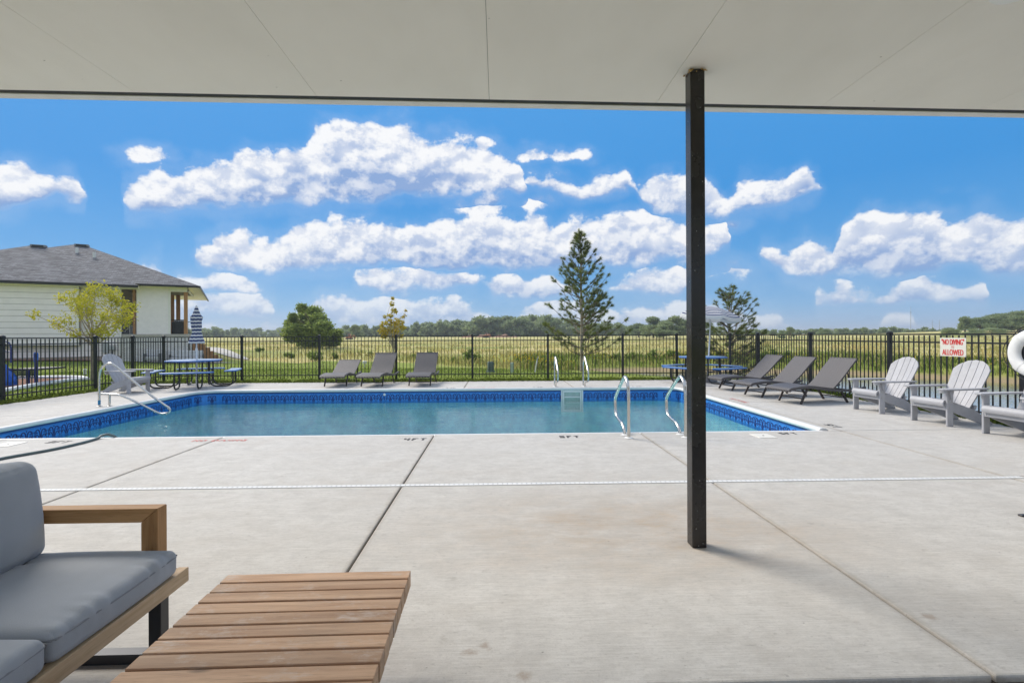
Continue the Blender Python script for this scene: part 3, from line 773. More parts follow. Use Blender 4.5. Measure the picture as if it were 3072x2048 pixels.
stencil('NO DIVING', .70, .10, M['paint_red'], (5.03, 10.2), -math.pi/2)
stencil('4FT', .26, .12, M['paint_black'], (-1.25, 13.12), math.pi)
stencil('NO DIVING', .70, .10, M['paint_red'], (-.45, 13.12), math.pi)
stencil('5FT', .26, .12, M['paint_black'], (1.05, 13.12), math.pi)
stencil('5FT', .26, .12, M['paint_black'], (3.7, 13.12), math.pi)
# skimmer lids
for (x, y, lb) in ((3.60, 6.62, 'square white skimmer lid set in the deck beside the painted 5FT'), (-6.33, 6.58, 'square white skimmer lid set in the deck beside the hose')):
    t = thing('skimmer_lid', lb, 'skimmer lid', (x, y, 0), 0, 'skimmer lids in the deck')
    MB().box(-.125, .125, -.135, .135, -.004, .007).build('lid', mat('lid_cream', (.74, .71, .64), .5, var=.04), t, bevel=.004)
    MB().lathe([(.013, .007), (.013, .0095), (.008, .0095)], 12).build('finger_hole', M['paint_black'], t)
# hose
hp = [Vector((-8.2, 3.9, 0)), Vector((-7.0, 4.6, 0)), G(-140, 1412), G(0, 1380), G(150, 1353), G(240, 1333), G(290, 1319)]
hp = [Vector((p.x, p.y, .017)) for p in hp] + [Vector((-5.42, 6.93, .035)), Vector((-5.36, 7.0, .03)), Vector((-5.30, 7.06, -.08)), Vector((-5.25, 7.09, -.5))]
tag(MB().tube(smooth_path(hp, 10), .017, 10).build('hose', M['hose'], smooth=True), 'dark green-grey hose running over the deck edge into the pool', 'hose')

# ------------------------------------------------------------------ swimming pool
pool = thing('swimming_pool', 'rectangular in-ground pool with blue scroll-patterned liner and white coping', 'pool', ((PX0+PX1)/2, (PY0+PY1)/2, 0))
def P(mb): # to pool-local
    ox, oy = (PX0+PX1)/2, (PY0+PY1)/2
    mb.v = [(x-ox, y-oy, z) for x, y, z in mb.v]; return mb
FLOOR = -1.45
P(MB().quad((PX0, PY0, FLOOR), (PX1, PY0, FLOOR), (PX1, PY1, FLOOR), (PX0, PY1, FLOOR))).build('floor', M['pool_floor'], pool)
RC = .42   # rounded corners at the far side
def pool_outline(off, n=8):
    """counter-clockwise outline, grown by off, corners rounded"""
    x0, x1, y0, y1 = PX0-off, PX1+off, PY0-off, PY1+off; r = RC+off; pts = []
    for cx, cy, a0, rr in ((x1-r, y1-r, 0, r), (x0+r, y1-r, 90, r)):
        for k in range(n+1):
            a = R(a0 + 90*k/n); pts.append((cx+rr*math.cos(a), cy+rr*math.sin(a)))
    r2 = .03
    pts += [(x0, y0), (x1, y0)]
    return pts
out0 = pool_outline(0)
def band(z0, z1, mat_, name, off=0., i0=0, i1=None):
    ol = pool_outline(off); n = len(ol); mb = MB()
    for i in range(n):
        a, b_ = ol[i], ol[(i+1) % n]
        mb.quad((*a, z0), (*a, z1), (*b_, z1), (*b_, z0))
    return P(mb).build(name, mat_, pool)
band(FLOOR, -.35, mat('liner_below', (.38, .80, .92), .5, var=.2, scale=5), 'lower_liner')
band(-.35, -.085, M['liner'], 'liner_band')
band(-.085, -.05, M['liner_top'], 'liner_top_strip')
band(-.099, -.094, M['liner_top'], 'liner_rule', -.002)
# coping: rounded nose in lengths
def coping_piece(path, name='coping', low=0.):
    prof = [(.0, -.055)] + [(-.012 - .028*math.sin(R(a)), -.018 - .037*math.cos(R(a)) + .0) for a in range(0, 181, 20)]
    prof = [(.005, -.055), (-.020, -.052), (-.036, -.036), (-.040, -.016), (-.034, .006), (-.018, .018), (.01, .021), (.045, .017), (CW+.004, .006), (CW+.004, -.055)]
    mb = MB(); n = len(path); m_ = len(prof); vs = []
    for i, p in enumerate(path):
        a = Vector(path[max(i-1, 0)]); b_ = Vector(path[min(i+1, n-1)])
        t = (b_-a).normalized(); nr = Vector((t.y, -t.x))      # outward for CCW outline
        for (o_, z) in prof:
            vs.append((p[0]+nr.x*o_, p[1]+nr.y*o_, z-low))
    fs = [(i*m_+k, i*m_+(k+1) % m_, (i+1)*m_+(k+1) % m_, (i+1)*m_+k) for i in range(n-1) for k in range(m_)]
    fs += [tuple(range(m_)), tuple((n-1)*m_+k for k in range(m_-1, -1, -1))]
    mb.add(vs, fs)
    return P(mb).build(name, M['white_pvc'], pool, smooth=True)
def seg(a, b_, k):
    L = (Vector(b_)-Vector(a)); return [tuple(Vector(a)+L*(i/k)) for i in range(k+1)]
cr_ = [out0[i] for i in range(9)]; cl_ = [out0[i] for i in range(9, 18)]
def gapped(pts, g=.0015):
    a, b_ = Vector(pts[0]), Vector(pts[-1])
    pts = [Vector(p) for p in pts]
    pts[0] = pts[0] + (pts[1]-pts[0]).normalized()*g; pts[-1] = pts[-1] + (pts[-2]-pts[-1]).normalized()*g
    return [tuple(p) for p in pts]
coping_piece(gapped(cr_)); coping_piece(gapped(cl_))
def straight(a, b_, n, low=0.):
    q = seg(a, b_, n)
    for i in range(n): coping_piece(gapped([q[i], q[i+1]]), low=low)
straight(cr_[-1], cl_[0], 4)
straight(cl_[-1], (PX0, PY0), 3)
straight((PX0, PY0), (PX1, PY0), 4, .030)
straight((PX1, PY0), cr_[0], 3)
# printed scrolls
def ribbon(pts, w_):
    pts = smooth_path([(x, z, 0) for x, z in pts], 5); res = []
    for i in range(len(pts)):
        t = (pts[min(i+1, len(pts)-1)] - pts[max(i-1, 0)]).normalized(); nn = Vector((-t.y, t.x, 0))
        ww = w_ * (.6 + .4*math.sin(math.pi*i/(len(pts)-1)))
        res.append((pts[i]+nn*ww/2, pts[i]-nn*ww/2))
    return [((a[0].x, a[0].y), (b_[0].x, b_[0].y), (b_[1].x, b_[1].y), (a[1].x, a[1].y)) for a, b_ in zip(res[:-1], res[1:])]
half = [([(.05, -.05), (.05, .45), (.10, .78), (.20, .92), (.31, .86), (.345, .70), (.285, .59), (.20, .64)], .105),
        ([(.10, .02), (.17, .30), (.27, .42), (.35, .34), (.34, .22), (.26, .20)], .085),
        ([(.47, -.02), (.39, .18), (.45, .36), (.385, .52), (.455, .70), (.42, .80)], .06)]
motif = []
for pts, ww in half:
    for q in ribbon(pts, ww):
        motif.append(q); motif.append(tuple((-x, z) for x, z in q)[::-1])
motif += [((-.06, .98), (0, .88), (.06, .98), (0, 1.08)), ((-.03, .30), (0, .22), (.03, .30), (0, .42))]
PER, HGT, ZB = .2447, .165, -.285
def scrolls(a, b_, inward):
    a, b_, inward = Vector(a), Vector(b_), Vector(inward); L = (b_-a).length; n = int(L/PER); st = (L-n*PER)/2; t = (b_-a).normalized(); F4 = []
    for i in range(n):
        c = a + t*(st+(i+.5)*PER) + inward*.003
        for q in motif:
            F4.append([(c.x+t.x*x*PER, c.y+t.y*x*PER, ZB+z*HGT) for x, z in q])
    return F4
F4 = scrolls(cl_[0], cr_[-1], (0, -1)) + scrolls((PX0, PY0), cl_[-1], (1, 0)) + scrolls(cr_[0], (PX1, PY0), (-1, 0)) + scrolls((PX1, PY0), (PX0, PY0), (0, 1))
for arc in (cr_, cl_):
    for i in (2, 6):
        a, b_ = Vector(arc[i-2]), Vector(arc[i+2]); n_ = Vector((-(b_-a).y, (b_-a).x)).normalized()
        c = Vector(arc[i]); t = (b_-a).normalized()
        for q in motif:
            F4.append([(c.x+t.x*x*PER+n_.x*.012, c.y+t.y*x*PER+n_.y*.012, ZB+z*HGT) for x, z in q])
A = np.array(F4); A[:, :, 0] -= (PX0+PX1)/2; A[:, :, 1] -= (PY0+PY1)/2
o = obj_from_mesh('scroll_print', poly_mesh('scroll_print', A, 4, M['liner_scroll']), pool); o['kind'] = 'stuff'
# white moulded wall steps under the far rails
st_ = thing('pool_steps', 'white moulded ladder steps set into the far pool wall', 'steps', (1.93, PY1, 0))
mb = MB()
for (x0, x1, z0, z1) in ((-.29, -.205, -.62, -.055), (.205, .29, -.62, -.055), (-.205, .205, -.11, -.055), (-.205, .205, -.62, -.56)):
    mb.box(x0, x1, -.03, -.002, z0, z1)
mb.build('frame', M['white_pvc'], st_, bevel=.008, seg=2)
MB().box(-.205, .205, -.006, -.0025, -.56, -.11).build('back_panel', mat('step_panel', (.42, .52, .48), .5), st_)
for z in (-.215, -.36):
    MB().box(-.20, .20, -.028, -.0065, z-.03, z).build('tread', M['white_pvc'], st_, bevel=.006)
for x in (-.247, .247):
    MB().box(x-.004, x+.004, -.0325, -.0302, -.60, -.06).build('screw_strip', M['meter'], st_)
# return fitting on the far wall
MB().lathe([(.03, 0), (.034, .008), (.026, .018), (.012, .022)], 16).build('return_fitting', M['flange'], pool).matrix_local = Matrix.Translation((-2.93 - (PX0+PX1)/2, PY1 - (PY0+PY1)/2, -.13)) @ Matrix.Rotation(R(90), 4, 'X')

WZ = -.285
w = MB(); ol = pool_outline(-.0035)
w.add([(x, y, WZ) for x, y in ol], [tuple(range(len(ol)))])
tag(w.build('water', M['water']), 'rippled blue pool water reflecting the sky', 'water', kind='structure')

# ------------------------------------------------------------------ porch roof and post
porch = thing('porch_roof', 'flat beige porch ceiling with dark edge trim held up by a square dark post', 'porch', (1.3, 3.2, 0))
CZ = 3.1
def LP(mb): mb.v = [(x-1.3, y-3.2, z) for x, y, z in mb.v]; return mb
edge = lambda x: 3.615 + .0225*(x-.1)
seams = [-7.55, -6.3, -5.05, -3.8, -2.545, -1.29, -.055, 1.185, 2.45, 3.715, 4.96, 6.2, 7.45]
for a, b_ in zip(seams[:-1], seams[1:]):
    g = .0012
    for y0, y1 in ((-1.2, 1.2), (1.203, None)):
        ya, yb = (y1, y1) if y1 else (edge(a), edge(b_))
        LP(MB().hexa([(a+g, y0, CZ), (b_-g, y0, CZ), (b_-g, yb, CZ), (a+g, ya, CZ), (a+g, y0, CZ+.012), (b_-g, y0, CZ+.012), (b_-g, yb, CZ+.012), (a+g, ya, CZ+.012)])).build('ceiling_panel', M['ceiling'], porch)
X0, X1 = seams[0], seams[-1]
def strip(ya, yb, z0, z1, name, m_):
    LP(MB().hexa([(X0, edge(X0)+ya, z0), (X1, edge(X1)+ya, z0), (X1, edge(X1)+yb, z0), (X0, edge(X0)+yb, z0), (X0, edge(X0)+ya, z1), (X1, edge(X1)+ya, z1), (X1, edge(X1)+yb, z1), (X0, edge(X0)+yb, z1)])).build(name, m_, porch)
strip(.001, .052, CZ+.004, CZ+.03, 'edge_trim', M['roof_dark'])
strip(.053, .125, CZ-.002, CZ+.22, 'fascia_board', M['fascia'])
LP(MB().hexa([(X0-.1, -1.4, CZ+.02), (X1+.1, -1.4, CZ+.02), (X1, edge(X1)+.05, CZ+.034), (X0, edge(X0)+.05, CZ+.034), (X0-.1, -1.4, CZ+.35), (X1+.1, -1.4, CZ+.35), (X1+.1, edge(X1)+.14, CZ+.25), (X0-.1, edge(X0)+.14, CZ+.25)])).build('roof_deck', M['roof_dark'], porch)
for (x, y) in ((1.30, 3.21), (-5.6, 3.21), (7.2, 3.21), (-5.6, -1.0), (7.2, -1.0)):
    LP(MB().box(x-.047, x+.047, y-.047, y+.047, 0, CZ)).build('post', M['post'], porch, bevel=.006, seg=2)
mbf = MB()
for k in range(26):
    a = random.random()*2*math.pi; px_, py_ = 1.30+.056*max(-1, min(1, 1.5*math.cos(a))), 3.21+.056*max(-1, min(1, 1.5*math.sin(a)))
    s_ = random.uniform(.002, .006); z_ = CZ - random.uniform(.0, .022)
    mbf.box(px_-s_, px_+s_, py_-s_, py_+s_, z_-s_, z_)
LP(mbf).build('sealant_foam', mat('expanding_foam', (.45, .30, .12), .9, var=.3), porch)
lt = LP(MB().lathe([(.02, -.012), (.085, -.014), (.105, -.006), (.11, .0)], 28, (2.62, 2.405, CZ))).build('ceiling_light', M['lamp_white'], porch, smooth=True)

# ------------------------------------------------------------------ fence
FXL, FXR, FYF = -10.58, 7.60, 15.98
FH = 1.41; PG = 2.44/22
bal = MB().box(-.008, .008, -.008, .008, .06, FH-.03); bal_me = bal.mesh('baluster'); bal_me.materials.append(M['black_al'])
pm = MB().box(-.032, .032, -.032, .032, -.35, FH+.03).box(-.037, .037, -.037, .037, FH+.0, FH+.034)
pm.add([(-.037, -.037, FH+.034), (.037, -.037, FH+.034), (.037, .037, FH+.034), (-.037, .037, FH+.034), (-.012, -.012, FH+.055), (.012, -.012, FH+.055), (.012, .012, FH+.055), (-.012, .012, FH+.055)], [(4,5,6,7),(0,1,5,4),(1,2,6,5),(2,3,7,6),(3,0,4,7)])
for z in (FH-.012, FH-.152, .17): pm.box(-.039, .039, -.039, .039, z-.022, z+.022)
post_me = pm.mesh('post'); post_me.materials.append(M['black_al'])
def fence(label, a, b_, posts, gate=()):
    """a, b_: end points; posts: distances from a; balusters on the 111 mm pitch counted from each post"""
    a, b_ = Vector((*a, 0)), Vector((*b_, 0)); d = (b_-a).normalized(); ang = math.atan2(d.y, d.x)
    t = thing('fence', label, 'fence', a, ang, 'black metal picket fence runs')
    for s in posts:
        if s != .04: obj_from_mesh('post', post_me, t, (s, 0, -.03))
    for s0, s1 in zip(posts[:-1], posts[1:]):
        n = round((s1-s0)/PG); p = (s1-s0)/n
        for z, h in ((FH-.012, .026), (FH-.152, .026), (.17, .026)):
            MB().box(s0+.034, s1-.034, -.014, .014, z-h/2-.03, z+h/2-.03).build('rail', M['black_al'], t)
        for k in range(1, n): obj_from_mesh('baluster', bal_me, t, (s0+k*p, 0, -.03))
    return t
ff = [i*2.44 for i in range(7)]; ff += [ff[-1]+16*PG]
fence('black metal picket fence along the far side of the pool deck', (FXL, FYF), (FXR, FYF), ff + [FXR-FXL-.0])
fence('black metal picket fence between the deck and the lawn by the cream house', (FXL, FYF), (FXL, 3), [0.04, 12*PG, 24*PG, 46*PG, 68*PG, 90*PG])
fence('black metal picket fence between the deck and the pond, carrying the red sign', (FXR, FYF), (FXR, 1), [0.04, 15.5*PG, 37.5*PG, 59.5*PG, 81.5*PG, 103.5*PG, 125.5*PG])

# ------------------------------------------------------------------ stainless rails
def grab_rail(X, Ybase, sgn, label, group):
    t = thing('grab_rail', label, 'handrail', (X, Ybase, 0), 0, group)
    raw = [(0, 0), (0, .25), (0, .56), (.05, .73), (.15, .80), (.25, .775), (.42, .63), (.60, .49), (.70, .40), (.735, .31), (.735, .23), (.70, .135), (.60, .075)]
    raw = [(0, 0), (0, .30), (.0, .57), (.045, .72), (.17, .80), (.30, .755), (.50, .625), (.68, .50), (.75, .42), (.755, .34), (.74, .26), (.66, .19), (.50, .155), (.36, .135), (.25, .08), (.20, .0)]
    pts = [Vector((0, sgn*y, z)) for y, z in raw]
    MB().tube(smooth_path(pts, 6), .0225, 14).build('tube', M['steel'], t, smooth=True)
    for y in (0, .20):
        MB().lathe([(.055, .0), (.058, .006), (.045, .012), (.026, .016), (.024, .022)], 24, (0, sgn*y, 0)).build('flange', M['flange'], t, smooth=True)
    return t
grab_rail(1.745, 6.57, 1, 'stainless grab rail on the near pool edge, the one clear of the post', 'stainless ladder rails')
grab_rail(2.515, 6.57, 1, 'stainless grab rail on the near pool edge, the one right beside the dark post', 'stainless ladder rails')
grab_rail(1.535, 13.36, -1, 'stainless grab rail above the white steps, on the loungers\' side', 'stainless ladder rails')
grab_rail(2.315, 13.36, -1, 'stainless grab rail above the white steps, on the pine tree\'s side', 'stainless ladder rails')
# stair rail
hr = thing('stair_rail', 'bent stainless stair handrail reaching out over the water by the grey chair', 'handrail', (-7.99, 10.15, 0))
def sr(px, py): p = AY(px, py, 10.15); return Vector((p.x+7.99, 0, p.z))
path = [Vector((0, 0, 0)), Vector((0, 0, .45)), sr(299, 1122), sr(306, 1102), sr(325, 1090), sr(345, 1096), sr(380, 1125), sr(440, 1175), sr(492, 1213), sr(508, 1224), sr(507, 1236), sr(490, 1241), sr(470, 1236), sr(410, 1206), sr(365, 1187), sr(345, 1183), sr(300, 1181)]
path[-1].x = .0
MB().tube(smooth_path(path, 6), .0215, 14).build('tube', M['steel'], hr, smooth=True)
MB().tube([(.20, 0, 0), (.20, 0, .236)], .0215, 14).build('support', M['steel'], hr, smooth=True)
MB().lathe([(.0235, .03), (.0235, .12)], 14).build('blue_sleeve', mat('blue_tape', (.02, .22, .42), .5), hr)
for x in (0, .20): MB().lathe([(.05, .0), (.05, .006), (.03, .012)], 20, (x, 0, 0)).build('flange', M['steel'], hr, smooth=True)

# ------------------------------------------------------------------ sun loungers
def make_lounger(label, group, back_angle=46, curve=1.):
    t = thing('sun_lounger', label, 'sun lounger', (0, 0, 0), 0, group)
    W = .33
    prof = [(0, .285), (.06, .325), (.20, .345), (.42, .362), (.62, .355), (.85, .318), (1.05, .285), (1.2, .272), (1.45, .272), (1.66, .288), (1.80, .315)]
    top = smooth_path([(x, 0, z) for x, z in prof], 5)
    def sheet(path, th, y0, y1):
        mb = MB(); n = len(path); vs = []
        for i, p in enumerate(path):
            tg = (path[min(i+1, n-1)] - path[max(i-1, 0)]).normalized(); nr = Vector((-tg.z, 0, tg.x))
            if nr.z < 0: nr = -nr
            q = p - nr*th
            vs += [(p.x, y0, p.z), (p.x, y1, p.z), (q.x, y1, q.z), (q.x, y0, q.z)]
        fs = []
        for i in range(n-1):
            a = i*4; b_ = a+4
            fs += [(a, b_, b_+1, a+1), (a+1, b_+1, b_+2, a+2), (a+2, b_+2, b_+3, a+3), (a+3, b_+3, b_, a)]
        fs += [(0, 1, 2, 3), tuple((n-1)*4+k for k in (3, 2, 1, 0))]
        return mb.add(vs, fs)
    hinge = 1.05
    seat = [p for p in top if p.x <= hinge+.02]
    sheet(seat, .052, -W, W).build('seat', M['wicker'], t, smooth=True)
    tail = [p for p in top if p.x >= hinge-.02]
    for s in (-1, 1):
        sheet(tail, .045, s*W-.022*(1+s), s*W+.022*(1-s)).build('side_rail', M['wicker'], t, smooth=True)
    a = R(back_angle); L = .80
    bp = smooth_path([(hinge-.02, 0, .30), (hinge+.25*math.cos(a), 0, .30+.24*math.sin(a)), (hinge+.55*math.cos(a), 0, .30+.55*math.sin(a)), (hinge+L*math.cos(a)*1.01, 0, .30+L*math.sin(a))], 5)
    bk = sheet(bp, .03, -W+.008, W-.008).build('backrest', M['wicker'], t, smooth=True)
    tp = bp[-1]
    MB().tube([(tp.x, -W+.006, tp.z-.012), (tp.x, W-.006, tp.z-.012)], .016, 10).build('back_edge', M['wicker'], bk, smooth=True)
    mid = bp[9]
    for s in (-1, 1):
        MB().beam((mid.x+.02, s*(W-.05), mid.z-.03), (1.50, s*(W-.05), .25), .018, .018).build('back_strut', M['brown_metal'], t)
        MB().beam((.47, s*(W-.035), .33), (.30, s*(W-.035), 0), .03, .045, (1, 0, 0)).build('leg', M['brown_metal'], t, bevel=.006)
        MB().beam((1.24, s*(W-.035), .24), (1.40, s*(W-.035), 0), .03, .045, (1, 0, 0)).build('leg', M['brown_metal'], t, bevel=.006)
    for x, z in ((.355, .105), (1.335, .10)):
        MB().beam((x, -W+.05, z), (x, W-.05, z), .02, .022).build('crossbar', M['brown_metal'], t)
    MB().beam((1.50, -W+.05, .245), (1.50, W-.05, .245), .025, .025).build('strut_bar', M['brown_metal'], t)
    return t
def place_lounger(feet, rz, ang, label, group):
    o = make_lounger(label, group, ang)
    d = Vector((math.cos(rz), math.sin(rz), 0))
    p = Vector((*feet, 0)) - d*.30
    o.location = (p.x, p.y, 0); o.rotation_euler = (0, 0, rz)
GF, GRt = 'wicker loungers facing the pool from the far fence', 'wicker loungers along the pond-side fence'
place_lounger((-4.47, 13.73), R(91), 27, 'dark wicker sun lounger with its back set lowest, on the picnic-table side of its row', GF)
place_lounger((-3.46, 13.66), R(85), 46, 'dark wicker sun lounger in front of the golden young maple', GF)
place_lounger((-2.165, 13.74), R(88.5), 46, 'dark wicker sun lounger at the end of its row towards the white pool steps', GF)
place_lounger((5.71, 12.27), R(5), 44, 'dark wicker sun lounger beside the picnic table with the open umbrella', GRt)
place_lounger((5.72, 10.94), R(8), 45, 'dark wicker sun lounger standing between two others by the pond fence', GRt)
place_lounger((5.91, 9.87), R(10), 47, 'dark wicker sun lounger next to the grey slatted chairs', GRt)

# ------------------------------------------------------------------ adirondack chairs (front faces +x)
def make_adirondack(label, group):
    t = thing('adirondack_chair', label, 'chair', (0, 0, 0), 0, group)
    g = M['grey_poly']
    for s in (-1, 1):
        MB().box(-.10, .0, s*.285-.016, s*.285+.016, 0, .535).build('leg', g, t, bevel=.005)
        # rear stringer that is also the back leg
        pr = [(.0, .375), (-.0, .255), (-.66, .0), (-.80, .0), (-.80, .03), (-.50, .235)]
        mb = MB().extrude([(x, z) for x, z in pr], 'y', s*.252-.015, s*.252+.015); mb.build('stringer', g, t, bevel=.004)
        ap = [(.09, -.055), (.09, .03), (.06, .065), (-.10, .075), (-.55, .045), (-.68, .03), (-.68, -.02), (-.55, -.035), (-.10, -.065), (.06, -.075)]
        MB().prism([(x, s*.285 + s*y) for x, y in ap], .536, .562).build('armrest', g, t, bevel=.006, seg=2)
        MB().extrude([(-.085, .53), (-.015, .53), (-.05, .40)], 'y', s*.285+s*.017, s*.285+s*.042).build('arm_bracket', g, t)
        bt = MB()
        for z in (.33, .385):
            bt.lathe([(.008, 0), (.008, .006), (.004, .008)], 8)
        for (x, z) in ((-.03, .375), (-.07, .365), (-.03, .27)):
            MB().box(x-.007, x+.007, s*.302-.004, s*.302+.004, z-.007, z+.007).build('bolt', M['steel'], t, bevel=.003)
    MB().lathe([(.045, -.03), (.046, .0), (.052, .0), (.052, -.034), (.03, -.036)], 20, (.045, .285, .534)).build('cup_holder', M['grey_cup'], t, smooth=True)
    # seat slats
    sp = [(.035, .30), (.045, .345), (.02, .385), (-.04, .395)]
    pts = smooth_path([(x, 0, z) for x, z in sp], 4)
    mb = MB(); n = len(pts); vs = []
    for i, p in enumerate(pts):
        tg = (pts[min(i+1, n-1)]-pts[max(i-1, 0)]).normalized(); nr = Vector((tg.z, 0, -tg.x))
        q = p - nr*.022
        vs += [(p.x, -.268, p.z), (p.x, .268, p.z), (q.x, .268, q.z), (q.x, -.268, q.z)]
    fs = []
    for i in range(n-1):
        a = i*4; b_ = a+4
        fs += [(a, a+1, b_+1, b_), (a+1, a+2, b_+2, b_+1), (a+2, a+3, b_+3, b_+2), (a+3, a, b_, b_+3)]
    fs += [(0, 3, 2, 1), tuple((n-1)*4+k for k in range(4))]
    fr = mb.add(vs, fs).build('seat_front', g, t, smooth=True)
    for s in (-1, 1):
        MB().box(-.036, -.028, s*.125-.085, s*.125+.085, .3925, .3967).build('slot', M['black_al'], fr)
    for i in range(4):
        x0 = -.05 - i*.098; x1 = x0-.09
        z = lambda x: .393 + (x+.05)*.36
        MB().hexa([(x1, -.268, z(x1)-.02), (x0, -.268, z(x0)-.02), (x0, .268, z(x0)-.02), (x1, .268, z(x1)-.02), (x1, -.268, z(x1)), (x0, -.268, z(x0)), (x0, .268, z(x0)), (x1, .268, z(x1))]).build('seat_slat', g, t, bevel=.004)
    MB().box(-.03, -.005, -.268, .268, .24, .30).build('front_apron', g, t)
    # fan of back slats
    B0, B1 = Vector((-.43, 0, .20)), Vector((-.83, 0, .965))
    ax = (B1-B0); Lb = ax.length; ax.normalize(); nb = Vector((ax.z, 0, -ax.x))     # towards the sitter
    n = 5; wb, wt = .46, .56
    for k in range(n):
        f0, f1 = -.5+k/n, -.5+(k+1)/n
        g2 = .004
        ring = []
        steps = 9
        def pt(f, h):
            wdt = wb+(wt-wb)*min(h/.75, 1)
            y = f*wdt
            curve = .035*math.sin(math.pi*min(h, 1)) * 1.0
            bow = .05*(1-(2*f)**2)            # concave across
            return B0 + ax*(h*Lb) - nb*(bow*.6 + curve*.6 - .02) + Vector((0, y, 0))
        def top(f): return 1.0 - .19*abs(2*f)**2.3
        L_, R_ = [], []
        for j in range(steps+1):
            hl, hr_ = top(f0)*j/steps, top(f1)*j/steps
            L_.append(pt(f0+g2/.5, hl)); R_.append(pt(f1-g2/.5, hr_))
        fm = (f0+f1)/2; crown = pt(fm, top(fm)+.008)
        mb = MB(); vs = []; off = nb*.02
        for l, r_ in zip(L_, R_): vs += [l, r_]
        m0 = len(vs); vs.append(crown)
        nv = len(vs); vs += [v-off for v in vs[:nv]]
        fs = []
        for j in range(steps):
            a = j*2
            fs += [(a, a+1, a+3, a+2), (nv+a, nv+a+2, nv+a+3, nv+a+1), (a, a+2, nv+a+2, nv+a), (a+1, nv+a+1, nv+a+3, a+3)]
        e = steps*2
        fs += [(e, e+1, m0), (nv+e, nv+m0, nv+e+1), (e, m0, nv+m0, nv+e), (m0, e+1, nv+e+1, nv+m0), (0, nv, nv+1, 1)]
        mb.add(vs, fs).build('back_slat', g, t)
    for h, wd in ((.42, .60), (.12, .50)):
        c = B0 + ax*(h*Lb) - nb*.06
        MB().beam((c.x, -wd/2, c.z), (c.x, wd/2, c.z), .03, .06, tuple(ax)).build('back_brace', g, t)
    return t
GA = 'grey slatted chairs by the pond fence'
def place_chair(fc, rz, label, group=None):
    o = make_adirondack(label, group)
    o.location = (fc[0], fc[1], 0); o.rotation_euler = (0, 0, rz)
place_chair((6.56, 8.64), R(184), 'grey slatted adirondack chair next to the wicker loungers', GA)
place_chair((6.63, 7.44), R(185), 'grey slatted adirondack chair between two others of its kind', GA)
place_chair((6.72, 6.36), R(186), 'grey slatted adirondack chair beneath the white life ring', GA)
place_chair((-8.93, 12.62), R(-6), 'lone grey slatted adirondack chair beside the picnic table with the closed umbrella', GA)

# ------------------------------------------------------------------ picnic tables and umbrellas
def make_table(loc, rz, label):
    t = thing('picnic_table', label, 'picnic table', loc, rz, 'blue picnic tables')
    oc = [(.70*math.cos(R(22.5+45*k)), .70*math.sin(R(22.5+45*k))) for k in range(8)]
    MB().prism(oc, .705, .742).build('table_top', M['table_blue'], t, bevel=.012, seg=2)
    oc2 = [(x*.965, y*.965) for x, y in oc]
    MB().prism(oc2, .7425, .744).build('top_mesh', M['table_top_pale'], t)
    for k in range(4):
        a = R(90*k - 90); c, s = math.cos(a), math.sin(a)
        rot = lambda r, y, z: (r*c - y*s, r*s + y*c, z)
        b_ = [(.80, -.58), (.86, -.62), (1.06, -.56), (1.11, -.45), (1.135, 0), (1.11, .45), (1.06, .56), (.86, .62), (.80, .58), (.835, .3), (.845, 0), (.835, -.3)]
        pr = [rot(r, y, 0)[:2] for r, y in b_]
        MB().prism(pr, .425, .458).build('bench', M['table_blue'], t, bevel=.010, seg=2)
        ct = sum((Vector(p) for p in pr), Vector((0, 0)))/len(pr)
        MB().prism([tuple(ct+(Vector(p)-ct)*.94) for p in pr], .4585, .460).build('bench_mesh', M['table_top_pale'], t)
        for y in (-.26, .26):
            pts = fillet([rot(.40, y, .70), rot(.42, y, .022), rot(.98, y, .022), rot(.97, y, .425)], .17, 7)
            MB().tube(pts, .0205, 10).build('frame_tube', M['tube_black'], t, smooth=True)
        MB().tube([rot(.42, -.26, .33), rot(.42, .26, .33)], .014, 8).build('cross_tube', M['tube_black'], t, smooth=True)
        MB().box(*(-.02, .02, -.02, .02, .69, .705)).build('top_bracket', M['tube_black'], t)
    return t
make_table((-8.42, 13.98, 0), R(20), 'blue octagonal picnic table with the closed umbrella, by the lone grey chair')
make_table((5.98, 14.30, 0), R(28), 'blue octagonal picnic table under the open striped umbrella')

def cloth(name, rows, ts, m_, parent, closed=True):
    n = len(rows[0]); mb = MB(); vs = [p for r_ in rows for p in r_]
    fs = [(i*n+k, i*n+(k+1) % n, (i+1)*n+(k+1) % n, (i+1)*n+k) for i in range(len(rows)-1) for k in range(n)]
    mb.add(vs, fs); me = mb.mesh(name, False)
    me.polygons.foreach_set('use_smooth', [True]*len(me.polygons))
    at = me.attributes.new('t', 'FLOAT', 'POINT'); at.data.foreach_set('value', np.repeat(np.array(ts, np.float32), n))
    me.materials.append(m_)
    return obj_from_mesh(name, me, parent)
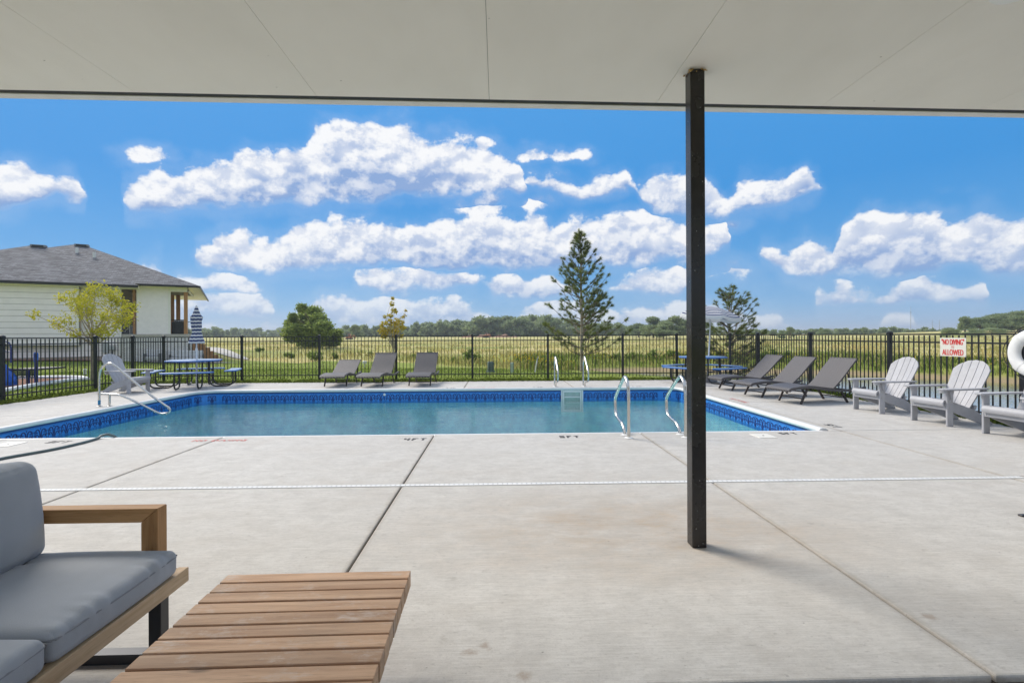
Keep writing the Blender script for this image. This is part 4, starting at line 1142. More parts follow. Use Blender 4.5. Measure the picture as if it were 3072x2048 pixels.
# closed one
u = thing('umbrella', 'closed blue and white striped umbrella standing through the picnic table', 'umbrella', (-8.36, 13.98, 0), 0)
MB().tube([(0, 0, 0.0), (0, 0, 1.02)], .024, 12).build('pole', M['pole_white'], u, smooth=True)
MB().tube([(0, 0, 1.02), (0, 0, 2.18)], .018, 12).build('pole', M['pole_white'], u, smooth=True)
MB().lathe([(.03, .985), (.03, 1.06), (.02, 1.07)], 14).build('collar', M['pole_white'], u, smooth=True)
prof = [(2.225, .012), (2.20, .03), (2.12, .05), (2.04, .075), (1.97, .10), (1.93, .135), (1.90, .13), (1.82, .118), (1.72, .115), (1.62, .108), (1.56, .10), (1.50, .098), (1.44, .115), (1.36, .135), (1.28, .158), (1.22, .172), (1.195, .165)]
rows, ts = [], []
P2 = smooth_path([(r_, 0, z) for z, r_ in prof], 4)
for i, p in enumerate(P2):
    row = []
    for k in range(48):
        a = 2*math.pi*k/48; fold = 1 + .20*math.sin(8*a + .6*math.sin(p.z*7)) + .07*math.sin(3*a + p.z*9)
        row.append((p.x*fold*math.cos(a), p.x*fold*math.sin(a), p.z + .005*math.sin(8*a+1)*(1 if i else 0)))
    rows.append(row); ts.append((2.225-p.z)/.0975)
cloth('canopy', rows, ts, M['stripe'], u)
MB().lathe([(.012, 2.215), (.02, 2.235), (.012, 2.255), (.003, 2.262)], 10).build('finial', M['pole_white'], u, smooth=True)
# open one
u = thing('umbrella', 'open blue and white striped umbrella tilted over the picnic table', 'umbrella', (6.13, 14.30, 0), 0)
top = Vector((.10, -.02, 2.14)); axis = top.normalized()
MB().tube([(0, 0, .05), top*.62], .022, 12).build('pole', M['pole_white'], u, smooth=True)
MB().tube([top*.62, top], .017, 12).build('pole', M['pole_white'], u, smooth=True)
MB().lathe([(.26, .0), (.27, .03), (.25, .06), (.08, .085), (.04, .10), (.035, .22)], 32).build('base', M['umbrella_base'], u, smooth=True)
q = Vector((0, 0, 1)).rotation_difference((axis + Vector((.06, .0, 0))).normalized())
rows, ts = [], []
NS = 64
for i in range(25):
    f = i/24; r_ = .90*f; row = []
    for k in range(NS):
        a = 2*math.pi*k/NS; ph = (a*8/(2*math.pi)) % 1
        sag = (.5-abs(ph-.5))*2
        z = .06 - .30*f**1.75 - .05*f*f*(math.sin(math.pi*ph))
        rr = r_*(1 - .045*math.sin(math.pi*ph)*f)
        if i == 24: z -= .07; rr = r_*.975*(1-.045*math.sin(math.pi*ph))
        v = q @ Vector((rr*math.cos(a), rr*math.sin(a), z)) + top
        row.append(tuple(v))
    rows.append(row); ts.append(f*9.5)
can = cloth('canopy', rows, ts, M['stripe'], u)
for k in range(8):
    a = 2*math.pi*k/8
    pts = [q @ Vector((.885*f*math.cos(a), .885*f*math.sin(a), .045-.30*f**1.75)) + top for f in (0, .3, .6, .85, 1)]
    MB().tube(pts, .006, 6).build('rib', M['pole_white'], u)
    e = q @ Vector((.44*math.cos(a), .44*math.sin(a), .045-.30*.5**1.75)) + top
    MB().tube([top*.80, e], .005, 6).build('strut', M['pole_white'], u)
MB().lathe([(.035, -.02), (.035, .03)], 12, tuple(top*.80)).build('runner', M['pole_white'], u)

# ------------------------------------------------------------------ sign and life ring on the right fence
sy0, sy1 = AX(2818, 1015, FXR-.03), AX(2893, 1070, FXR-.03)
pA, pB, pC, pD = [AX(x, y, FXR-.05) for x, y in ((2817, 1013.5), (2895, 1013), (2895, 1072), (2817, 1066))]
sw = abs(pA.y-pB.y); zc_top, zc_bot = (pA.z+pB.z)/2, (pC.z+pD.z)/2
sg = thing('warning_sign', 'white sign with red NO DIVING ALLOWED lettering tied to the fence', 'sign', (FXR-.03, (pA.y+pB.y)/2, zc_bot), -math.pi/2)
sh = zc_top-zc_bot
MB().box(-sw/2, sw/2, -.003, .001, 0, sh).build('panel', M['sign'], sg, bevel=.001)
def fit_text(txt, wdt, hgt, cz):
    o = text_mesh(txt, 1., M['sign_red'], sg, (0, -.0045, cz), (R(90), 0, 0), 1., 'lettering')
    xs = [v.co.x for v in o.data.vertices]; ys = [v.co.y for v in o.data.vertices]
    o.scale = (wdt/(max(xs)-min(xs)), hgt/(max(ys)-min(ys)), 1)
    cxm, cym = (max(xs)+min(xs))/2, (max(ys)+min(ys))/2
    o.location = (-cxm*o.scale[0], -.0045, cz-cym*o.scale[1])
    # embolden
    for v in o.data.vertices: pass
    return o
def thick_text(txt, wdt, hgt, cz):
    for dx in (-.004, 0, .004):
        o = fit_text(txt, wdt, hgt, cz); o.location.x += dx; o.location.y -= abs(dx)*.05 + (dx > 0)*.0003
thick_text('"NO DIVING"', sw*.86, sh*.31, sh*.78)
thick_text('ALLOWED', sw*.80, sh*.31, sh*.22)
mb = MB(); RR = sh*.085
for k in range(24):
    a, b_ = 2*math.pi*k/24, 2*math.pi*(k+1)/24
    mb.quad(*[(rr*math.cos(x), -.0042, sh*.51+rr*math.sin(x)) for rr, x in ((RR, a), (RR, b_), (RR*.84, b_), (RR*.84, a))])
mb.quad((-RR*.6, -.0044, sh*.50), (RR*.5, -.0044, sh*.52), (RR*.5, -.0044, sh*.54), (-RR*.6, -.0044, sh*.53))
mb.quad((RR*.5, -.0043, sh*.53), (RR*.5, -.0043, sh*.45), (RR*.38, -.0043, sh*.45), (RR*.38, -.0043, sh*.53))
mb.build('emblem', M['sign_red'], sg)
for sx in (-1, 1):
    MB().tube([(sx*sw*.47, -.006, .02), (sx*(sw*.47+.09), .03, .0)], .002, 5).build('tie', M['rope'], sg)
    MB().tube([(sx*sw*.45, -.006, sh-.02), (sx*(sw*.45+.0), .03, sh+.0)], .002, 5).build('tie', M['rope'], sg)

pc = AX(3094, 1060, FXR-.16)
lr = thing('life_ring', 'white life ring with dark rope hung on the fence post', 'life ring', (FXR-.13, pc.y, pc.z), 0)
mb = MB(); NR, NT = 48, 16
RM, rt = .255, .085
vs = []
for i in range(NR):
    a = 2*math.pi*i/NR
    for k in range(NT):
        b_ = 2*math.pi*k/NT; rr = RM+rt*math.cos(b_)
        vs.append((rt*.62*math.sin(b_), rr*math.cos(a), rr*math.sin(a)))
mb.add(vs, [(i*NT+k, i*NT+(k+1) % NT, ((i+1) % NR)*NT+(k+1) % NT, ((i+1) % NR)*NT+k) for i in range(NR) for k in range(NT)])
mb.build('ring', M['ring'], lr, smooth=True)
for a0 in (45, 135, 225, 315):
    mb = MB(); vs = []
    for j in range(5):
        a = R(a0-8+4*j)
        for k in range(NT):
            b_ = 2*math.pi*k/NT; rr = RM+(rt+.005)*math.cos(b_)
            vs.append(((rt+.006)*.62*math.sin(b_), rr*math.cos(a), rr*math.sin(a)))
    mb.add(vs, [(i*NT+k, i*NT+(k+1) % NT, (i+1)*NT+(k+1) % NT, (i+1)*NT+k) for i in range(4) for k in range(NT)])
    mb.build('strap', M['ring'], lr, smooth=True)
rp = []
for k in range(97):
    a = 2*math.pi*k/96; sagr = .352 + .045*abs(math.sin(2*(a-R(45))))
    rp.append((-.02, sagr*math.cos(a), sagr*math.sin(a)))
MB().tube(rp, .006, 6).build('rope', M['rope'], lr)
MB().box(.04, .13, -.02, .02, .19, .23).build('hook', M['black_al'], lr)

# ------------------------------------------------------------------ sofa and slatted table
def cushion(name, cx, cy, cz, a, b_, c, r, puff, m_, parent, rot=None, wr=.006, seed=0):
    """rounded pillow block, half sizes a, b_, c"""
    rn = np.random.default_rng(seed); n = 44; P_ = []; idx = {}; fs = []
    def vid(p):
        k = tuple(np.round(p, 5))
        if k not in idx: idx[k] = len(P_); P_.append(np.array(p, float))
        return idx[k]
    lin = np.linspace(-1, 1, n+1)
    lin = np.sign(lin)*(1-(1-np.abs(lin))**1.35)
    for ax in range(3):
        for sgn in (-1, 1):
            for i in range(n):
                for j in range(n):
                    q = []
                    for (u_, v_) in ((lin[i], lin[j]), (lin[i+1], lin[j]), (lin[i+1], lin[j+1]), (lin[i], lin[j+1])):
                        p = [0, 0, 0]; p[ax] = sgn; p[(ax+1) % 3] = u_; p[(ax+2) % 3] = v_; q.append(vid(p))
                    fs.append(q if sgn > 0 else q[::-1])
    V = np.array(P_); hs = np.array([a, b_, c])
    X = V*hs
    inner = np.clip(X, -(hs-r), hs-r); d = X-inner; ln = np.linalg.norm(d, axis=1, keepdims=True)
    X = inner + np.where(ln > 1e-9, d/np.maximum(ln, 1e-9)*r, 0)
    u_, v_, w_ = X[:, 0]/a, X[:, 1]/b_, X[:, 2]/c
    bul = (1-u_**2)*(1-v_**2)
    X[:, 2] += np.sign(w_)*np.minimum(np.abs(w_)*1.3, 1)*puff*np.clip(bul, 0, 1)**.6
    sb_ = np.clip(1-w_**2, 0, 1)
    X[:, 0] += np.sign(u_)*(np.abs(u_) > .9)*puff*.45*sb_*(1-v_**2)
    X[:, 1] += np.sign(v_)*(np.abs(v_) > .9)*puff*.45*sb_*(1-u_**2)
    # pulled fabric near the long front edges
    near = np.exp(-((1-np.abs(u_))/.22)**2)*np.clip(w_+.6, 0, 1)
    ph = rn.uniform(0, 6, 5); k = (13, 21, 30, 8, 36)
    env = .35+.65*(.5+.5*np.sin(5.3*v_*b_/.31+ph[2]))
    wav = env*sum((np.abs(np.sin(.5*(k[i]*v_*b_/.31+ph[i]+2.2*u_)))**.6-.7)*(.9 if i > 2 else .8) for i in range(5))
    X[:, 2] += wr*near*wav
    X[:, 0] += wr*.5*near*wav*np.sign(u_)
    me = bpy.data.meshes.new(name); me.from_pydata([tuple(x) for x in X], [], fs); me.update()
    me.polygons.foreach_set('use_smooth', [True]*len(me.polygons)); me.materials.append(m_)
    o = obj_from_mesh(name, me, parent, (cx, cy, cz), rot or (0, 0, 0))
    return o
def seam(parent, a, b_, z, r=.006, puff=.022, c=.052, rc=.03):
    bl_ = puff*.45*max(0., 1-(z/c)**2); pts = []
    ins = rc*(1-math.sqrt(max(0., 1-(max(0, abs(z)-(c-rc))/rc)**2)))
    A_, B_ = a-ins, b_-ins
    for (sx, sy) in ((1, 1), (-1, 1), (-1, -1), (1, -1)):
        for k in range(5):
            t = R(90*k/4); ux, uy = (math.cos(t), math.sin(t)) if sx*sy > 0 else (math.sin(t), math.cos(t))
            pts.append((sx*(A_-rc+rc*ux), sy*(B_-rc+rc*uy), z))
        nx = {(1, 1): (0, B_), (-1, 1): (-A_, 0), (-1, -1): (0, -B_), (1, -1): (A_, 0)}[(sx, sy)]
        pts.append((nx[0]+(bl_ if nx[0] > 0 else -bl_ if nx[0] < 0 else 0), nx[1]+(bl_ if nx[1] > 0 else -bl_ if nx[1] < 0 else 0), z))
    pts.append(pts[0])
    MB().tube(smooth_path(pts, 4), r, 6).build('piping', M['piping'], parent, smooth=True)

sofa = thing('sofa', 'wooden outdoor sofa with slate grey cushions and black sled legs', 'sofa', (-1.915, 1.3, 0))
def SL(mb): mb.v = [(x+1.95, y-1.3, z) for x, y, z in mb.v]; return mb
SX0, SX1, SY0, SY1 = -2.36, -1.425, .10, 2.262
SL(MB().box(SX1-.045, SX1, SY0, SY1, .288, .350)).build('front_rail', M['sofa_lit_y'], sofa, bevel=.004, seg=2)
SL(MB().box(SX0, SX0+.045, SY0, SY1, .288, .350)).build('back_rail', M['sofa_lit_y'], sofa, bevel=.004)
for y in (SY0, SY1-.05, 1.1):
    SL(MB().box(SX0+.046, SX1-.046, y, y+.05, .288, .346)).build('end_rail', M['sofa_shaded_x'], sofa, bevel=.004)
for k in range(8):
    y = SY0+.12+k*.26
    SL(MB().box(SX0+.046, SX1-.046, y, y+.06, .325, .3455)).build('seat_slat', M['sofa_shaded_x'], sofa)
AYn, AYf = 2.202, 2.264
for y0, y1 in ((AYn, AYf), (.10, .162)):
    # mitred arm frame
    xr = -1.522; zt, zb = .632, .572; pw = .072; xl = -2.36
    SL(MB().hexa([(xl, y0, zb), (xr-pw, y0, zb), (xr-pw, y1, zb), (xl, y1, zb), (xl, y0, zt), (xr-.0005, y0, zt), (xr-.0005, y1, zt), (xl, y1, zt)])).build('armrest', M['sofa_shaded_x'], sofa, bevel=.002)
    SL(MB().hexa([(xr-pw, y0+.0005, .35), (xr, y0+.0005, .35), (xr, y1-.0005, .35), (xr-pw, y1-.0005, .35), (xr-pw, y0+.0005, zb-.0008), (xr, y0+.0005, zt-.0008), (xr, y1-.0005, zt-.0008), (xr-pw, y1-.0005, zb-.0008)])).build('arm_post', M['sofa_shaded_z'], sofa, bevel=.002)
    SL(MB().box(-2.36, -2.29, y0+.001, y1-.001, .35, zb-.001)).build('arm_post', M['sofa_shaded_z'], sofa, bevel=.002)
SL(MB().box(-2.355, -2.315, .17, 2.195, .56, .625)).build('back_top_rail', M['sofa_lit_y'], sofa, bevel=.003)
for y0 in (2.13, .30):
    for x0, x1, z0, z1 in ((-1.515, -1.463, 0, .287), (-2.33, -2.278, 0, .287), (-2.277, -1.516, 0, .042), (-2.277, -1.516, .25, .287)):
        SL(MB().box(x0, x1, y0, y0+.055, z0, z1)).build('leg' if z1-z0 > .2 else 'leg_bar', M['leg_black'], sofa, bevel=.003)
for (y0, y1, sd_, hz) in ((1.588, 2.196, 3, .1), (.965, 1.572, 4, .095), (.35, .95, 6, .095)):
    a, b_ = .285, (y1-y0)/2
    c = cushion('seat_cushion', -1.712+1.95, (y0+y1)/2-1.3, .352+.053, a, b_, .052, .03, .022, M['cushion'], sofa, None, .0085, sd_)
    seam(c, a, b_, .026, .0035)
for (y0, y1, sd_) in ((1.56, 2.185, 9), (.93, 1.55, 10), (.35, .92, 12)):
    c = cushion('back_cushion', -2.078+1.95, (y0+y1)/2-1.3, .645, .205, (y1-y0)/2, .095, .05, .045, M['cushion'], sofa, (0, R(84), 0), .004, sd_)
    seam(c, .205, (y1-y0)/2, .0, .0035, .045, .095, .05)

tb = thing('coffee_table', 'low slatted teak coffee table with scuffed weathered top', 'table', (-.77, 1.6, 0), R(.6))
TZ = .352
for k in range(15):
    y = 2.178 - 1.6 - k*.0772
    MB().box(-.392, .392, y-.0665, y, TZ-.068, TZ).build('slat', M['table_wood'], tb, bevel=.0025, seg=2).delta_location = (random.uniform(-.002, .002), 0, random.uniform(-.001, .001))
for x in (-.30, .30):
    MB().box(x-.03, x+.03, -.575, .55, TZ-.125, TZ-.069).build('bearer', M['table_wood'], tb)
for x in (-.22, .22):
    for y in (-.55, .30):
        MB().box(x-.028, x+.028, y, y+.056, 0, TZ-.126).build('leg', M['leg_black'], tb)

# dark chair whose foot just enters the frame
dc = thing('patio_chair', 'dark metal patio chair whose foot just shows at the edge of the porch', 'chair', (3.965, 3.62, 0))
for x, y in ((0, 0), (.52, -.06), (.03, -.50), (.54, -.52)):
    MB().tube([(x+.02, y-.01, .012), (x+.11, y-.05, .42)], .016, 8).build('leg', M['leg_black'], dc, smooth=True)
    MB().box(x-.035, x+.035, y-.02, y+.02, 0, .014).build('foot', M['leg_black'], dc, bevel=.005)
MB().box(.08, .66, -.58, -.08, .42, .45).build('seat', M['leg_black'], dc, bevel=.01)
MB().box(.62, .66, -.58, -.08, .455, .90).build('backrest', M['leg_black'], dc, bevel=.01)

# ------------------------------------------------------------------ neighbouring house
HA = R(28); HC = Vector((-22.0, 35.0))
hu_ = Vector((math.cos(HA), math.sin(HA))); hn_ = Vector((-math.sin(HA), math.cos(HA)))
def hx(px, v=0.):
    d = ray(px, HY).to_2d(); o_ = HC + hn_*v
    det = hu_.x*(-d.y) + d.x*hu_.y
    return (-o_.x*(-d.y) + d.x*(-o_.y)) / det
house = thing('house', 'cream-sided house with grey shingled hip roofs and a raised corner porch', 'house', (HC.x, HC.y, 0), HA)
x243, x365, x405, x410, x505, x557 = [hx(p) for p in (243, 365, 405, 410, 505, 557)]
XL = -15.2
MB().box(XL+.5, x243, -.5, 6, .88, 4.75).build('bay_wall', M['porch_dark'], house)  # dark backing walls put lap shadow lines into the gaps between planks
MB().box(XL+.5, x243-.01, .0, 6, -.6, .88).build('lower_wall', M['porch_dark'], house)
MB().box(x243+.002, x365, .02, 6, -.6, 4.72).build('side_wall', M['porch_dark'], house)
def planks(x0, x1, y, z0, z1, ph=.36):
    z = z0
    while z < z1-.05:
        zt = min(z+ph, z1)
        MB().hexa([(x0, y-.030, z), (x1, y-.030, z), (x1, y-.002, z), (x0, y-.002, z), (x0, y-.010, zt-.016), (x1, y-.010, zt-.016), (x1, y-.002, zt-.016), (x0, y-.002, zt-.016)]).build('siding_plank', M['siding'], house)
        z += ph
planks(XL+.5, x243-.10, -.5, .90, 4.62)
planks(x243+.10, x365-.12, .02, .16, 4.62)
planks(XL+.5, x243-.02, .0, .14, .87)
for (x, y) in ((x243-.05, -.5), (x243+.05, .02), (x365-.06, .02)):
    MB().box(x-.055, x+.055, y-.045, y-.003, .14 if y > -.4 else .88, 4.70).build('corner_trim', M['trim'], house)
MB().box(XL+.4, x365+.02, -.04, 5.9, -.8, .13).build('foundation', mat('foundation_tan', (.36, .29, .22), .9, var=.1), house)
# porch
PZ = 1.58
MB().box(x365+.02, x557+.12, -.02, 5.2, -.8, 1.42).build('porch_base', M['white_brick'], house)
MB().box(x365+.03, x557+.16, -.06, 5.25, 1.422, PZ).build('porch_ledge', mat('porch_ledge', (.46, .43, .38), .85, var=.1), house)
MB().box(x410, x505, .0, .22, PZ+.002, 4.86).build('porch_wall', M['stucco'], house)
MB().box(x505+.002, x505+.13, -.02, .20, PZ+.002, 4.86).build('corner_trim', M['trim'], house)
MB().box(x505+.132, x557+.10, -.02, .20, 4.50, 4.86).build('porch_header', M['trim'], house)
MB().box(x365+.002, x410-.002, .0, .18, 4.56, 4.74).build('porch_header', M['trim'], house)
MB().box(x365+.01, x557+.2, .22, 5.2, 4.60, 4.68).build('porch_ceiling', M['porch_dark'], house)
MB().box(x365-.6, hx(500, 4), 4.0, 4.15, PZ+.01, 4.6).build('porch_back_wall', M['siding'], house)
dr_ = MB().box(hx(371, 3.97), hx(399, 3.97), 3.93, 3.995, PZ+.01, 3.85).build('door', M['door_dark'], house)
MB().box(hx(405)-.12, hx(405)+.02, .02, .18, PZ+.002, 4.555).build('porch_post', M['cedar'], house)
MB().box(x557-.10, x557+.12, -.01, .21, PZ+.002, 4.498).build('porch_post', M['cedar'], house, label='corner cedar porch post')
for p in (517, 535):
    x = hx(p, 4.6)
    MB().box(x-.13, x+.13, 4.5, 4.74, PZ+.002, 4.598).build('porch_post', M['cedar'], house)
def railing(x0, x1, y):
    r_ = MB().box(x0, x1, y-.02, y+.02, PZ+.95, PZ+1.0).build('railing', M['black_al'], house)
    MB().box(x0, x1, y-.015, y+.015, PZ+.08, PZ+.11).build('bottom_rail', M['black_al'], r_)
    n = max(int((x1-x0)/.11), 2)
    for k in range(1, n):
        x = x0+(x1-x0)*k/n
        MB().box(x-.009, x+.009, y-.009, y+.009, PZ+.11, PZ+.95).build('baluster', M['black_al'], r_)
railing(x505+.14, x557-.11, .1); railing(x365+.02, hx(405)-.13, .1); railing(hx(500, 4.6), hx(572, 4.6), 4.62)
# stair rail at the porch side
st0 = MB()
for k in range(7):
    st0.box(x557+.30+k*.27, x557+.57+k*.27, 1.0, 2.1, -.6, 1.40-k*.27)
st0.build('porch_steps', M['cedar'], house)
# roofs with a uvw attribute that runs along the courses
def roof(name, faces, parent):
    vs, fs, uv = [], [], []
    for f in faces:
        P_ = [Vector(p) for p in f]; nrm = (P_[1]-P_[0]).cross(P_[2]-P_[0]).normalized()
        hz_ = Vector((0, 0, 1)).cross(nrm).normalized(); up = nrm.cross(hz_)
        b0 = len(vs); vs += [tuple(p) for p in P_]; fs.append(tuple(range(b0, b0+len(P_))))
        uv += [(p.dot(hz_), p.dot(up), 0) for p in P_]
    me = bpy.data.meshes.new(name); me.from_pydata(vs, [], fs); me.update()
    at = me.attributes.new('uvw', 'FLOAT_VECTOR', 'POINT'); at.data.foreach_set('vector', np.array(uv, np.float32).ravel())
    me.materials.append(M['shingle'])
    return obj_from_mesh(name, me, parent)
eA, zA = 4.78, 7.86
ax1, axp, vA = hx(418, -.6), -8.49, 5.5
axq = axp-.5; ax0 = axq-(ax1-axp); y0, y1 = -.95, 2*vA+.95
rA = roof('roof', [[(ax0, y0, eA), (ax1, y0, eA), (axp, vA, zA), (axq, vA, zA)], [(ax1, y0, eA), (ax1, y1, eA), (axp, vA, zA)], [(ax1, y1, eA), (ax0, y1, eA), (axq, vA, zA), (axp, vA, zA)], [(ax0, y1, eA), (ax0, y0, eA), (axq, vA, zA)]], house)
MB().box(ax0, ax1, y0-.10, y0-.002, eA-.17, eA-.01).build('gutter', M['gutter'], house)
MB().box(ax0, ax1-.02, y0, .3, eA-.19, eA-.012).build('soffit', M['trim'], house)
eB, zB = 4.92, 8.33
bx1, bxp, vB = hx(598, -.5), -6.65, 7.0
by0, by1 = -.62, 2*vB+.6
bq = bxp-.4; bx0 = bq-(bx1-bxp)
rB = roof('roof', [[(bx0, by0, eB), (bx1, by0, eB), (bxp, vB, zB), (bq, vB, zB)], [(bx1, by0, eB), (bx1, by1, eB), (bxp, vB, zB)], [(bx1, by1, eB), (bx0, by1, eB), (bq, vB, zB), (bxp, vB, zB)], [(bx0, by1, eB), (bx0, by0, eB), (bq, vB, zB)]], house)
MB().box(ax1+.03, bx1+.06, by0-.10, by0-.002, eB-.15, eB-.01).build('gutter', M['gutter'], house)
MB().box(bx1+.002, bx1+.08, by0, by1, eB-.15, eB-.01).build('gutter', M['gutter'], house)
MB().box(ax1+.03, bx1-.002, by0+.002, by1-.01, eB-.05, eB-.012).build('soffit', M['trim'], house)
MB().box(x557+.125, x557+.2, .3, 5.2, 4.5, eB-.052).build('porch_header', M['trim'], house)
MB().box(ax0+.5, ax1-.5, 6.1, 10.9, 0, 4.7).build('rear_wall', M['siding'], house)
for (xv, yv, zv, rr) in ((axp-.15, vA-.25, zA-.06, rA), (bxp+.05, vB-.3, zB-.08, rB)):
    vt = MB().box(xv-.40, xv+.40, yv-.25, yv+.25, zv-.12, zv+.04).build('roof_vent', M['far_roof'], rr)
    MB().box(xv-.30, xv+.30, yv-.275, yv-.252, zv-.10, zv+.0).build('vent_louvre', M['gutter'], vt)
for px_, v_ in ((232, 5.0), (284, 4.2)):
    xv = hx(px_, v_); zv = eB+(zB-eB)*(v_-by0)/(vB-by0)
    MB().box(xv-.08, xv+.08, v_-.08, v_+.08, zv-.1, zv+.38).build('vent_pipe', M['pvc'], rB)
ds = MB().tube(fillet([(x365+.02, -1.0, eA-.16), (x365-.02, -.75, eA-.35), (x365-.04, -.12, eA-.75), (x365-.04, -.12, .3)], .15, 4), .055, 8)
ds.build('downspout', M['trim'], house, smooth=True)
for (px_, z0, z1, w_) in ((318, .35, 1.0, .13), (338, .55, .82, .16)):
    x = hx(px_); MB().box(x-w_, x+w_, -.18, -.012, z0, z1).build('meter_box', M['meter'], house)
MB().tube([(hx(338), -.1, -.2), (hx(338), -.1, .55)], .03, 6).build('meter_pipe', M['gutter'], house)
# things on the porch and patio
gp = HC + hu_*hx(537, 1.2) + hn_*1.2
gl = thing('grill', 'dark covered grill standing on the corner porch of the house', 'grill', (gp.x, gp.y, PZ), HA)
MB().box(-.42, .42, -.28, .28, .0, .88).build('cover', M['door_dark'], gl, bevel=.06, seg=2)
MB().tube([(-.3, 0, .93), (.3, 0, .93)], .06, 8).build('lid', M['meter'], gl, smooth=True)
for px_, lab, col_ in ((380, 'small crate-like table behind the railing on the house porch', 'trim'), (394, 'pale pot standing on the house porch by the cedar post', 'meter')):
    p = HC + hu_*hx(px_, .8) + hn_*.8
    t = thing('porch_pot' if col_ == 'meter' else 'porch_table', lab, 'pot' if col_ == 'meter' else 'table', (p.x, p.y, PZ), HA)
    if col_ == 'meter':
        MB().lathe([(.12, 0), (.18, .25), (.15, .5), (.10, .55), (.12, .62)], 14).build('body', M[col_], t, smooth=True)
    else:
        MB().box(-.22, .22, -.22, .22, .50, .56).build('top', M[col_], t)
        for sx_ in (-1, 1):
            for sy_ in (-1, 1): MB().box(sx_*.2-.025, sx_*.2+.025, sy_*.2-.025, sy_*.2+.025, 0, .498).build('leg', M[col_], t)
            MB().beam((-.2, sx_*.2, .05), (.2, sx_*.2, .48), .03, .03).build('brace', M[col_], t)
def patio_seat(px_, py_, v_, w_, lab, nm='patio_sofa'):
    p = HC + hu_*hx(px_, v_) + hn_*v_; z = float(ground_z(p.x, p.y))
    t = thing(nm, lab, 'sofa' if w_ > 1 else 'chair', (p.x, p.y, z), HA)
    MB().box(-w_/2, w_/2, -.35, .35, .20, .42).build('seat', mat('patio_grey', (.52, .52, .52), .8), t, bevel=.04, seg=2)
    MB().box(-w_/2, w_/2, .22, .40, .43, .86).build('backrest', mat('patio_grey2', (.58, .58, .58), .8), t, bevel=.05, seg=2)
    for s in (-1, 1):
        MB().box(s*w_/2-.04, s*w_/2+.04, -.35, .35, .0, .62).build('arm', mat('patio_dark', (.10, .10, .10), .6), t, bevel=.02)
patio_seat(560, 1085, -1.2, 1.9, 'pale grey outdoor sofa on the patio below the house porch')
patio_seat(458, 1080, -1.0, .8, 'pale grey outdoor armchair against the white brick porch base', 'patio_chair')

# mulch bed, paths
def ground_patch(name, pts, m_, lab, cat_, lift=.03, zfix=None, sub=6):
    mb = MB(); n = len(pts)
    P_ = []
    for i in range(n):
        a, b_ = Vector(pts[i]), Vector(pts[(i+1) % n])
        for k in range(sub): P_.append(a+(b_-a)*k/sub)
    c = sum(P_, Vector((0, 0)))/len(P_)
    rings = [[c+(p-c)*f for p in P_] for f in (1, .75, .5, .25)]
    vs = [(p.x, p.y, float(ground_z(p.x, p.y))+lift) for r_ in rings for p in r_] + [(c.x, c.y, float(ground_z(c.x, c.y))+lift)]
    m = len(P_); fs = [(i*m+k, i*m+(k+1) % m, (i+1)*m+(k+1) % m, (i+1)*m+k) for i in range(3) for k in range(m)] + [(3*m+k, 3*m+(k+1) % m, 4*m) for k in range(m)]
    return tag(mb.add(vs, fs).build(name, m_), lab, cat_, kind='structure')
g2 = lambda px, py, z=-.2: tuple(G(px, py, z).to_2d())
ground_patch('path', [g2(570, 1064), g2(640, 1062), g2(745, 1070), g2(745, 1066), g2(650, 1053), g2(570, 1052)], M['path'], 'pale concrete path crossing the lawn behind the umbrella', 'path', .05)
hp2 = lambda x, v: tuple(HC+hu_*x+hn_*v)
ground_patch('mulch_bed', [hp2(XL, -.05), hp2(x365-.3, -.05), hp2(x365-.4, -.55), hp2(x243, -1.1), hp2(XL, -1.5)], M['mulch'], 'red mulch bed along the foot of the cream house', 'mulch bed', .05)
ground_patch('patio', [hp2(x365+.3, -.1), hp2(x557+1.8, -.1), hp2(x557+3.2, -2.2), hp2(x557-.2, -2.2), hp2(x505-.8, -1.4)], M['path'], 'concrete patio below the house porch', 'patio', .045)

# ------------------------------------------------------------------ playground corner
pg = [G(-60, 1195, -.1), G(10, 1180, -.1), G(60, 1170, -.1), G(130, 1157, -.1), G(200, 1147, -.1), G(262, 1141, -.1), G(240, 1137, -.1), G(170, 1136, -.1), G(90, 1138, -.1), G(20, 1140, -.1), G(-80, 1143, -.1)]
pg2 = [tuple(p.to_2d()) for p in pg]
ground_patch('play_mulch', pg2, M['mulch'], 'brown wood-chip bed of the playground inside a white border', 'mulch bed', .04)
bd = [Vector((x, y, float(ground_z(x, y))+.06)) for x, y in pg2]
t = thing('play_border', 'white plastic border curving round the playground wood chips', 'border', (bd[5].x, bd[5].y, 0))
for seg_ in (smooth_path(bd[:6], 4), smooth_path(bd[5:], 4)):
    MB().tube([p-Vector((bd[5].x, bd[5].y, 0)) for p in seg_], .075, 8).build('edging', M['border'], t, smooth=True)
YP = 15.4
def pw(px, py): return AY(px, py, YP)
zg = -.14
ps_ = thing('play_structure', 'small blue slide and black perforated deck of a playground beyond the fence', 'playground', (-15.1, YP, zg))
PO = Vector((-15.1, YP, zg))
def pl(px, py, dy=0.): return pw(px, py) + Vector((0, dy, 0)) - PO
a, b_ = pl(38, 1106), pl(112, 1132)
dk = MB().box(a.x, b_.x, -.0, 1.0, a.z-.05, a.z).build('platform', M['play_black'], ps_)
bars = MB()
nb_ = 22
for k in range(nb_+1):
    x = a.x + (b_.x-a.x)*k/nb_; bars.box(x-.006, x+.006, -.012, -.002, b_.z, a.z-.05)
for k in range(9):
    z = b_.z+(a.z-.05-b_.z)*k/8; bars.box(a.x, b_.x, -.0125, -.0025, z-.006, z+.006)
bars.build('perforated_panel', M['play_black'], ps_)
